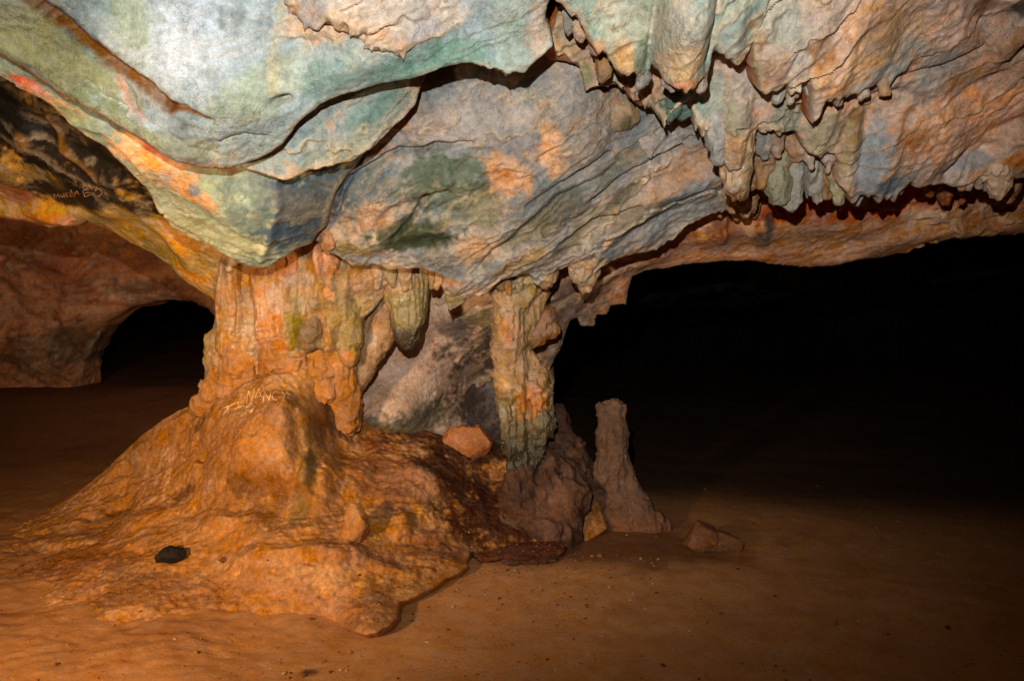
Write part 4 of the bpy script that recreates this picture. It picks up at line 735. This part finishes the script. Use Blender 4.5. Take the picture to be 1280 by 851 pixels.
# ---- loose stones
def stone(name, cones, label, base, seed, planes=9, h=0.008, k=0.03, **kw):
    o = solid(name, cones, k=k, h=h, big=0.022, mid=0.014, small=0.006, seed=seed, planes=planes, pcut=(0.8, 0.98), base=base, mat=M_SOIL, **kw)
    tag(o, label, 'stone', 'loose stones'); return o
d = surf(585, 562)
stone('stone', CC((574, 549, d, 19), (595, 552, d, 18)) + CC((584, 557, d, 16)), 'blocky orange stone lying in the recess between pillar and column', ((176, 112, 66), (150, 94, 58)), 91)
d = G(885, 684)
stone('stone', CC((870, 678, d, 17), (882, 670, d + .02, 18), (876, 664, d + .02, 11)), 'rounded brown stone on the floor right of the stalagmite', ((140, 92, 58), (120, 76, 46)), 92)
stone('stone', CC((894, 679, d - .03, 13), (914, 679, d - .03, 12)) + CC((905, 676, d - .02, 13)), 'squarish brown stone leaning against the rounded one on the floor', ((136, 90, 58), (116, 74, 46)), 95, planes=12)
d = surf(212, 700)
stone('stone', CC((200, 698, d, 7), (212, 694, d, 10), (225, 694, d, 7)), 'small flat black stone lying at the front of the mound', ((60, 50, 43), (46, 39, 34)), 94, planes=8, stretch=(1, 0.8, 1.15), k=0.01, h=0.006)
d = surf(446, 660)
stone('stone', CC((446, 668, d - .02, 13), (445, 645, d, 9), (447, 632, d + .01, 3)), 'upright pointed orange stone set in the right flank of the mound', ((178, 118, 60), (164, 106, 54)), 97, planes=7)
# ---- thin floor crusts that break away at the foot of the rock
def crust(pts, dz, seed, base, label):
    o = solid('floor_crust', [x for i in range(len(pts) - 1) for x in CC(*[(px, py, float(G(px, py, dz)), r) for px, py, r in pts[i:i + 2]])], k=0.03, h=0.009, big=0.035, mid=0.022, small=0.008, seed=seed, base=base, mat=M_SOIL, stretch=(1, 1, 3.2))
    tag(o, label, 'floor crust', 'broken crust plates'); return o
crust([(608, 694, 18), (650, 690, 22), (690, 686, 18)], 0.035, 101, ((96, 56, 36), (80, 48, 34)), 'dark cracked crust plate under the column foot')
crust([(640, 700, 12), (690, 698, 10)], 0.015, 102, ((92, 58, 42), (76, 48, 36)), 'lowest narrow crust plate between mound and stalagmite')

# ---- stalactites of the ceiling (prominent ones are things)
SR = 'stalactites of the right ceiling'
def tite(label, cones, base, seed, **kw):
    o = solid('stalactite', cones, k=kw.pop('k', 0.025), h=0.008, big=0.014, mid=kw.pop('mid', 0.012), flute=kw.pop('flute', 0.014), pcut=(0.8, 0.97), seed=seed, base=base, mat=kw.pop('mat', M_FLOW), **kw)
    tag(o, label, 'stalactite', SR); return o
D1 = surf(775, 160); D2 = surf(812, 185)
tite('broad fluted stalactite with a wet amber broken tip in the right ceiling', CC((918, 140, 3.52, 22), (918, 180, 3.56, 20), (918, 215, 3.58, 15), (920, 232, 3.58, 12), (925, 243, 3.58, 5)), ((184, 146, 104), (160, 138, 104)), 111, zcol=[(1.96, 1.90, (110, 66, 20), 0.9)], mat=M_WET, flute=0.014)
tite('faceted olive block stalactite under the tongue of the ceiling', CC((760, 140, D1, 16), (784, 142, D1, 17), (774, 150, D1, 16)), ((160, 128, 94), (138, 118, 86)), 112, planes=10, flute=0.0, blobs=[(785, 155, D1 - .05, 14, (84, 74, 46), 0.9)])
tite('flat pointed grey shard beside the faceted block', CC((806, 150, D2, 16), (812, 175, D2, 11), (812, 194, D2, 2)), ((150, 136, 126), (166, 140, 116)), 113, stretch=(1, 2.2, 1), flute=0.004)
tite('grey stalactite hanging lowest in the cluster of short ones', CC((984, 195, 3.82, 16), (984, 222, 3.84, 13), (983, 245, 3.85, 9), (982, 260, 3.85, 5)), ((140, 138, 130), (150, 134, 108)), 116, planes=5)
tite('olive stump stalactite left of the lowest grey one', CC((972, 190, 3.8, 16), (972, 225, 3.8, 13), (975, 246, 3.8, 6)), ((136, 128, 98), (120, 112, 84)), 117, planes=5)
tite('pale pendant with a blunt tip right of the lowest grey one', CC((1012, 190, 3.82, 18), (1012, 215, 3.82, 13), (1018, 235, 3.83, 6), (1020, 250, 3.83, 3)), ((152, 138, 118), (136, 130, 114)), 118, planes=5)
tite('small orange stalactite pair under the low band edge', CC((935, 240, 4.15, 14), (932, 255, 4.18, 9), (930, 266, 4.18, 3)) + CC((918, 248, 4.15, 10), (916, 260, 4.18, 4)), ((180, 138, 98), (164, 120, 80)), 119)
tite('cream tooth stalactite hanging from the far right sheet', CC((1248, 212, 3.7, 12), (1249, 226, 3.72, 8), (1248, 240, 3.73, 3)), ((200, 160, 120), (182, 146, 112)), 120)
tite('pointed stalactite on the lower edge of the central rock', CC((729, 318, 4.25, 20), (730, 338, 4.28, 13), (731, 358, 4.3, 4)), ((186, 146, 108), (150, 128, 96)), 121)
for i, (x, y, L, r, d, c) in enumerate([(752, 78, 16, 8, 3.3, (160, 120, 80)), (838, 125, 22, 12, 3.5, (92, 112, 96)), (855, 132, 14, 10, 3.55, (84, 108, 92)), (898, 160, 36, 13, 3.5, (160, 154, 144)), (952, 195, 36, 12, 3.75, (170, 128, 86)), (940, 205, 26, 10, 3.8, (158, 110, 66)), (998, 175, 24, 10, 3.7, (176, 136, 104)), (1034, 215, 26, 10, 3.82, (150, 112, 72)), (1048, 225, 26, 8, 3.75, (160, 146, 110)), (1160, 226, 16, 9, 4.0, (150, 84, 44)), (1182, 230, 22, 8, 4.1, (140, 76, 40)), (1204, 232, 18, 8, 4.1, (150, 84, 44)), (1262, 226, 22, 10, 4.0, (150, 96, 56)),
        (683, 340, 14, 10, 4.25, (170, 134, 96)), (410, 296, 8, 6, 4.0, (170, 120, 76)), (648, 285, 10, 7, 4.0, (150, 130, 100)), (803, 275, 14, 7, 4.2, (160, 130, 100))]):
    solid('stalactite', CC((x, y - 8, d, r * 1.2), (x + 1, y + L * 0.4, d + .01, r * 0.75), (x, y + L, d + .02, 2.5)), k=0.02, h=0.009, big=0.016, mid=0.012, flute=0.012, seed=130 + i, base=(c, tuple(int(v * 0.87) for v in c)), parent=CE)

# ---- grit and small pebbles strewn over the clay
def grit(n):
    r = np.random.RandomState(5); dg = bpy.context.evaluated_depsgraph_get()
    oc = np.array([(1, 0, 0), (-1, 0, 0), (0, 1, 0), (0, -1, 0), (0, 0, 1), (0, 0, -1)], float)
    tr = np.array([(0, 2, 4), (2, 1, 4), (1, 3, 4), (3, 0, 4), (2, 0, 5), (1, 2, 5), (3, 1, 5), (0, 3, 5)])
    V = []; Q = []; K = []
    for i in range(n):
        if r.rand() < 0.45: px, py = r.normal(640, 130), 690 + abs(r.normal(0, 40))
        else: px, py = r.uniform(-100, 1350), 600 + 260 * r.rand() ** 0.7
        d = float(G(px, py))
        if d < 0 or d > 8: continue
        x, y, _ = P(px, py, d); ok, loc, nor, *_ = S.ray_cast(dg, Vector((x, y, 1.2)), Vector((0, 0, -1)))
        if not ok or loc.z > 0.25: continue
        s = 0.0022 * math.exp(r.normal(0, 0.55)) * (3.2 if r.rand() < 0.05 else 1)
        v = oc * (s * r.uniform(0.6, 1.3, (6, 3))) * np.array((1.2, 1.2, 0.7)); a = r.rand() * 6.3
        v = np.stack([v[:, 0] * math.cos(a) - v[:, 1] * math.sin(a), v[:, 0] * math.sin(a) + v[:, 1] * math.cos(a), v[:, 2]], 1)
        Q.append(tr + 6 * len(V)); V.append(v + np.array(loc) + (0, 0, s * 0.3))
        c = [(150, 100, 62), (110, 70, 44), (180, 140, 100), (90, 62, 44), (206, 184, 156)][r.choice(5, p=[.35, .3, .18, .14, .03])]
        K.append(np.tile(lin(c) * r.uniform(0.8, 1.15), (6, 1)))
    o = mesh_obj('gravel', np.concatenate(V), np.concatenate(Q), np.concatenate(K), M_SOIL, smooth=False)
    return tag(o, 'scattered grit and small pebbles on the clay floor', 'gravel', kind='stuff')
grit(3600)

# ---- thin drips along the lower edge of the central rock and between the pillars
r4 = np.random.RandomState(12)
for i in range(82):
    t = r4.rand()
    if i < 16: x = 425 + 135 * t; y = 326 + 10 * t; L = r4.uniform(8, 30); d = 4.30 + 0.1 * t
    elif i < 22: x = 275 + 110 * t; y = 312 + r4.uniform(0, 16); L = r4.uniform(12, 34); d = 4.22
    elif i < 28: x = 600 + 90 * t; y = 345 - 10 * t; L = r4.uniform(8, 24); d = 4.32
    elif i < 34: x = 860 + 380 * t; y = 262 - 34 * t; L = r4.uniform(6, 18); d = 4.40
    elif i < 48: x = 945 + 165 * t; y = 108 + 6 * math.sin(x * .2); L = r4.uniform(6, 20); d = 3.25
    elif i < 60: x = 895 + 150 * t; y = 168 + 26 * t; L = r4.uniform(8, 26); d = 3.60
    elif i < 68: x = 1050 + 190 * t; y = 236 - 16 * t; L = r4.uniform(6, 20); d = 3.72
    elif i < 76: x = 705 + 105 * t; y = 22 + 72 * t ** 0.8; L = r4.uniform(5, 16); d = 3.14
    else: x = 826 + 60 * t; y = 100; L = r4.uniform(5, 14); d = 3.09
    r = r4.uniform(3.5, 7.5) * (0.8 if i > 33 else 1); c = [(176, 136, 92), (150, 124, 82), (186, 150, 110), (164, 120, 78)][r4.randint(4)]
    if i > 33: c = [(184, 152, 126), (168, 148, 130), (150, 144, 132), (176, 140, 110)][i % 4]; d += 0.025
    solid('drip', CC((x, y - 10, d, r * 1.3), (x + r4.normal() * 2, y + L * 0.45, d + .01, r * 0.7), (x + r4.normal() * 2, y + L, d + .02, 1.4)), k=0.015, h=0.0075, big=0.010, mid=0.007, small=0.003, flute=0.007, seed=220 + i, base=(c, tuple(int(v * 0.85) for v in c)), parent=CE)

# ---- writing scratched into the rock by visitors
def scratch(name, strokes, col, parent, rad=0.0024, lift=0.003):
    dg = bpy.context.evaluated_depsgraph_get(); V = []; Q = []
    for st in strokes:
        st = np.array(st, float); pts = []
        for a, b in zip(st[:-1], st[1:]):
            n = max(2, int(np.linalg.norm(b - a) / 1.2)); pts += [a + (b - a) * t for t in np.linspace(0, 1, n)]
        P3 = []
        for x, y in pts:
            r = Vector(ray(x + rng.normal() * .15, y + rng.normal() * .15)).normalized()
            ok, loc, nor, _, ob, _ = S.ray_cast(dg, Vector(CAM), r)
            if ok: P3.append(np.array(loc - r * lift))
        if len(P3) < 2: continue
        P3 = np.array(P3); base = len(V)
        for i, p in enumerate(P3):
            t = P3[min(i + 1, len(P3) - 1)] - P3[max(i - 1, 0)]; t /= np.linalg.norm(t) + 1e-9
            vw = CAM - p; vw /= np.linalg.norm(vw); s = np.cross(t, vw); s /= np.linalg.norm(s) + 1e-9
            w = rad * (0.3 + 0.5 * math.sin(math.pi * (0.1 + 0.85 * i / len(P3))) + 0.3 * rng.rand())
            for k in range(5):
                a = math.pi * k / 4; V.append(p + s * w * math.cos(a) + vw * w * 0.5 * math.sin(a))
        for i in range(len(P3) - 1):
            for k in range(4): b0 = base + i * 5 + k; Q.append((b0, b0 + 1, b0 + 6, b0 + 5))
    V = np.array(V); o = mesh_obj(name, V, np.array(Q), np.tile(lin(col), (len(V), 1)), M_SOIL, parent); return o
def z1(x, y): return (260 + x / 10.667, 470 + y / 10.667)
def z0(x, y): return (40 + x / 10.667, 210 + y / 10.667)
N_ = [[(515, 365), (540, 190)], [(540, 190), (590, 330)], [(590, 330), (615, 160)],
      [(625, 290), (680, 165)], [(680, 165), (715, 285)], [(640, 275), (710, 255)],
      [(740, 350), (750, 210)], [(750, 200), (815, 320)], [(815, 320), (840, 200)],
      [(935, 200), (885, 210), (855, 260), (870, 300), (925, 325)], [(985, 200), (1020, 255)], [(1065, 195), (1020, 260), (995, 340)],
      [(190, 430), (300, 390), (400, 345)], [(285, 395), (250, 450), (205, 520)], [(335, 440), (430, 415)], [(400, 350), (410, 400), (365, 450)], [(430, 410), (480, 395)],
      [(590, 355), (540, 385), (500, 425), (530, 405)], [(500, 455), (560, 465), (610, 430)], [(610, 430), (570, 490)]]
scratch('scratched_writing', [[z1(*p) for p in s] for s in N_], (236, 184, 132), pm, rad=0.0028)
M_ = [[(305, 405), (290, 345)], [(290, 345), (325, 385), (345, 340)], [(345, 340), (375, 400)],
      [(385, 345), (390, 390), (425, 380)], [(420, 335), (440, 405)], [(395, 375), (430, 365)],
      [(445, 335), (465, 400)], [(445, 335), (470, 330), (465, 362), (490, 385)], [(485, 320), (520, 390), (515, 290)], [(520, 290), (555, 395)], [(560, 320), (575, 390)],
      [(580, 350), (595, 310), (630, 355)], [(690, 290), (680, 320), (705, 385), (780, 360)], [(690, 295), (760, 280)], [(700, 340), (765, 325)],
      [(680, 205), (740, 270), (745, 220)], [(760, 235), (790, 290), (810, 240)], [(815, 250), (850, 300)], [(850, 250), (870, 290), (840, 310)], [(880, 270), (935, 320), (925, 360), (870, 390)]]
scratch('scratched_writing', [[z0(*p) for p in s] for s in M_], (168, 122, 84), wl, rad=0.0024)
print('script %.1fs' % (time.time() - T0))
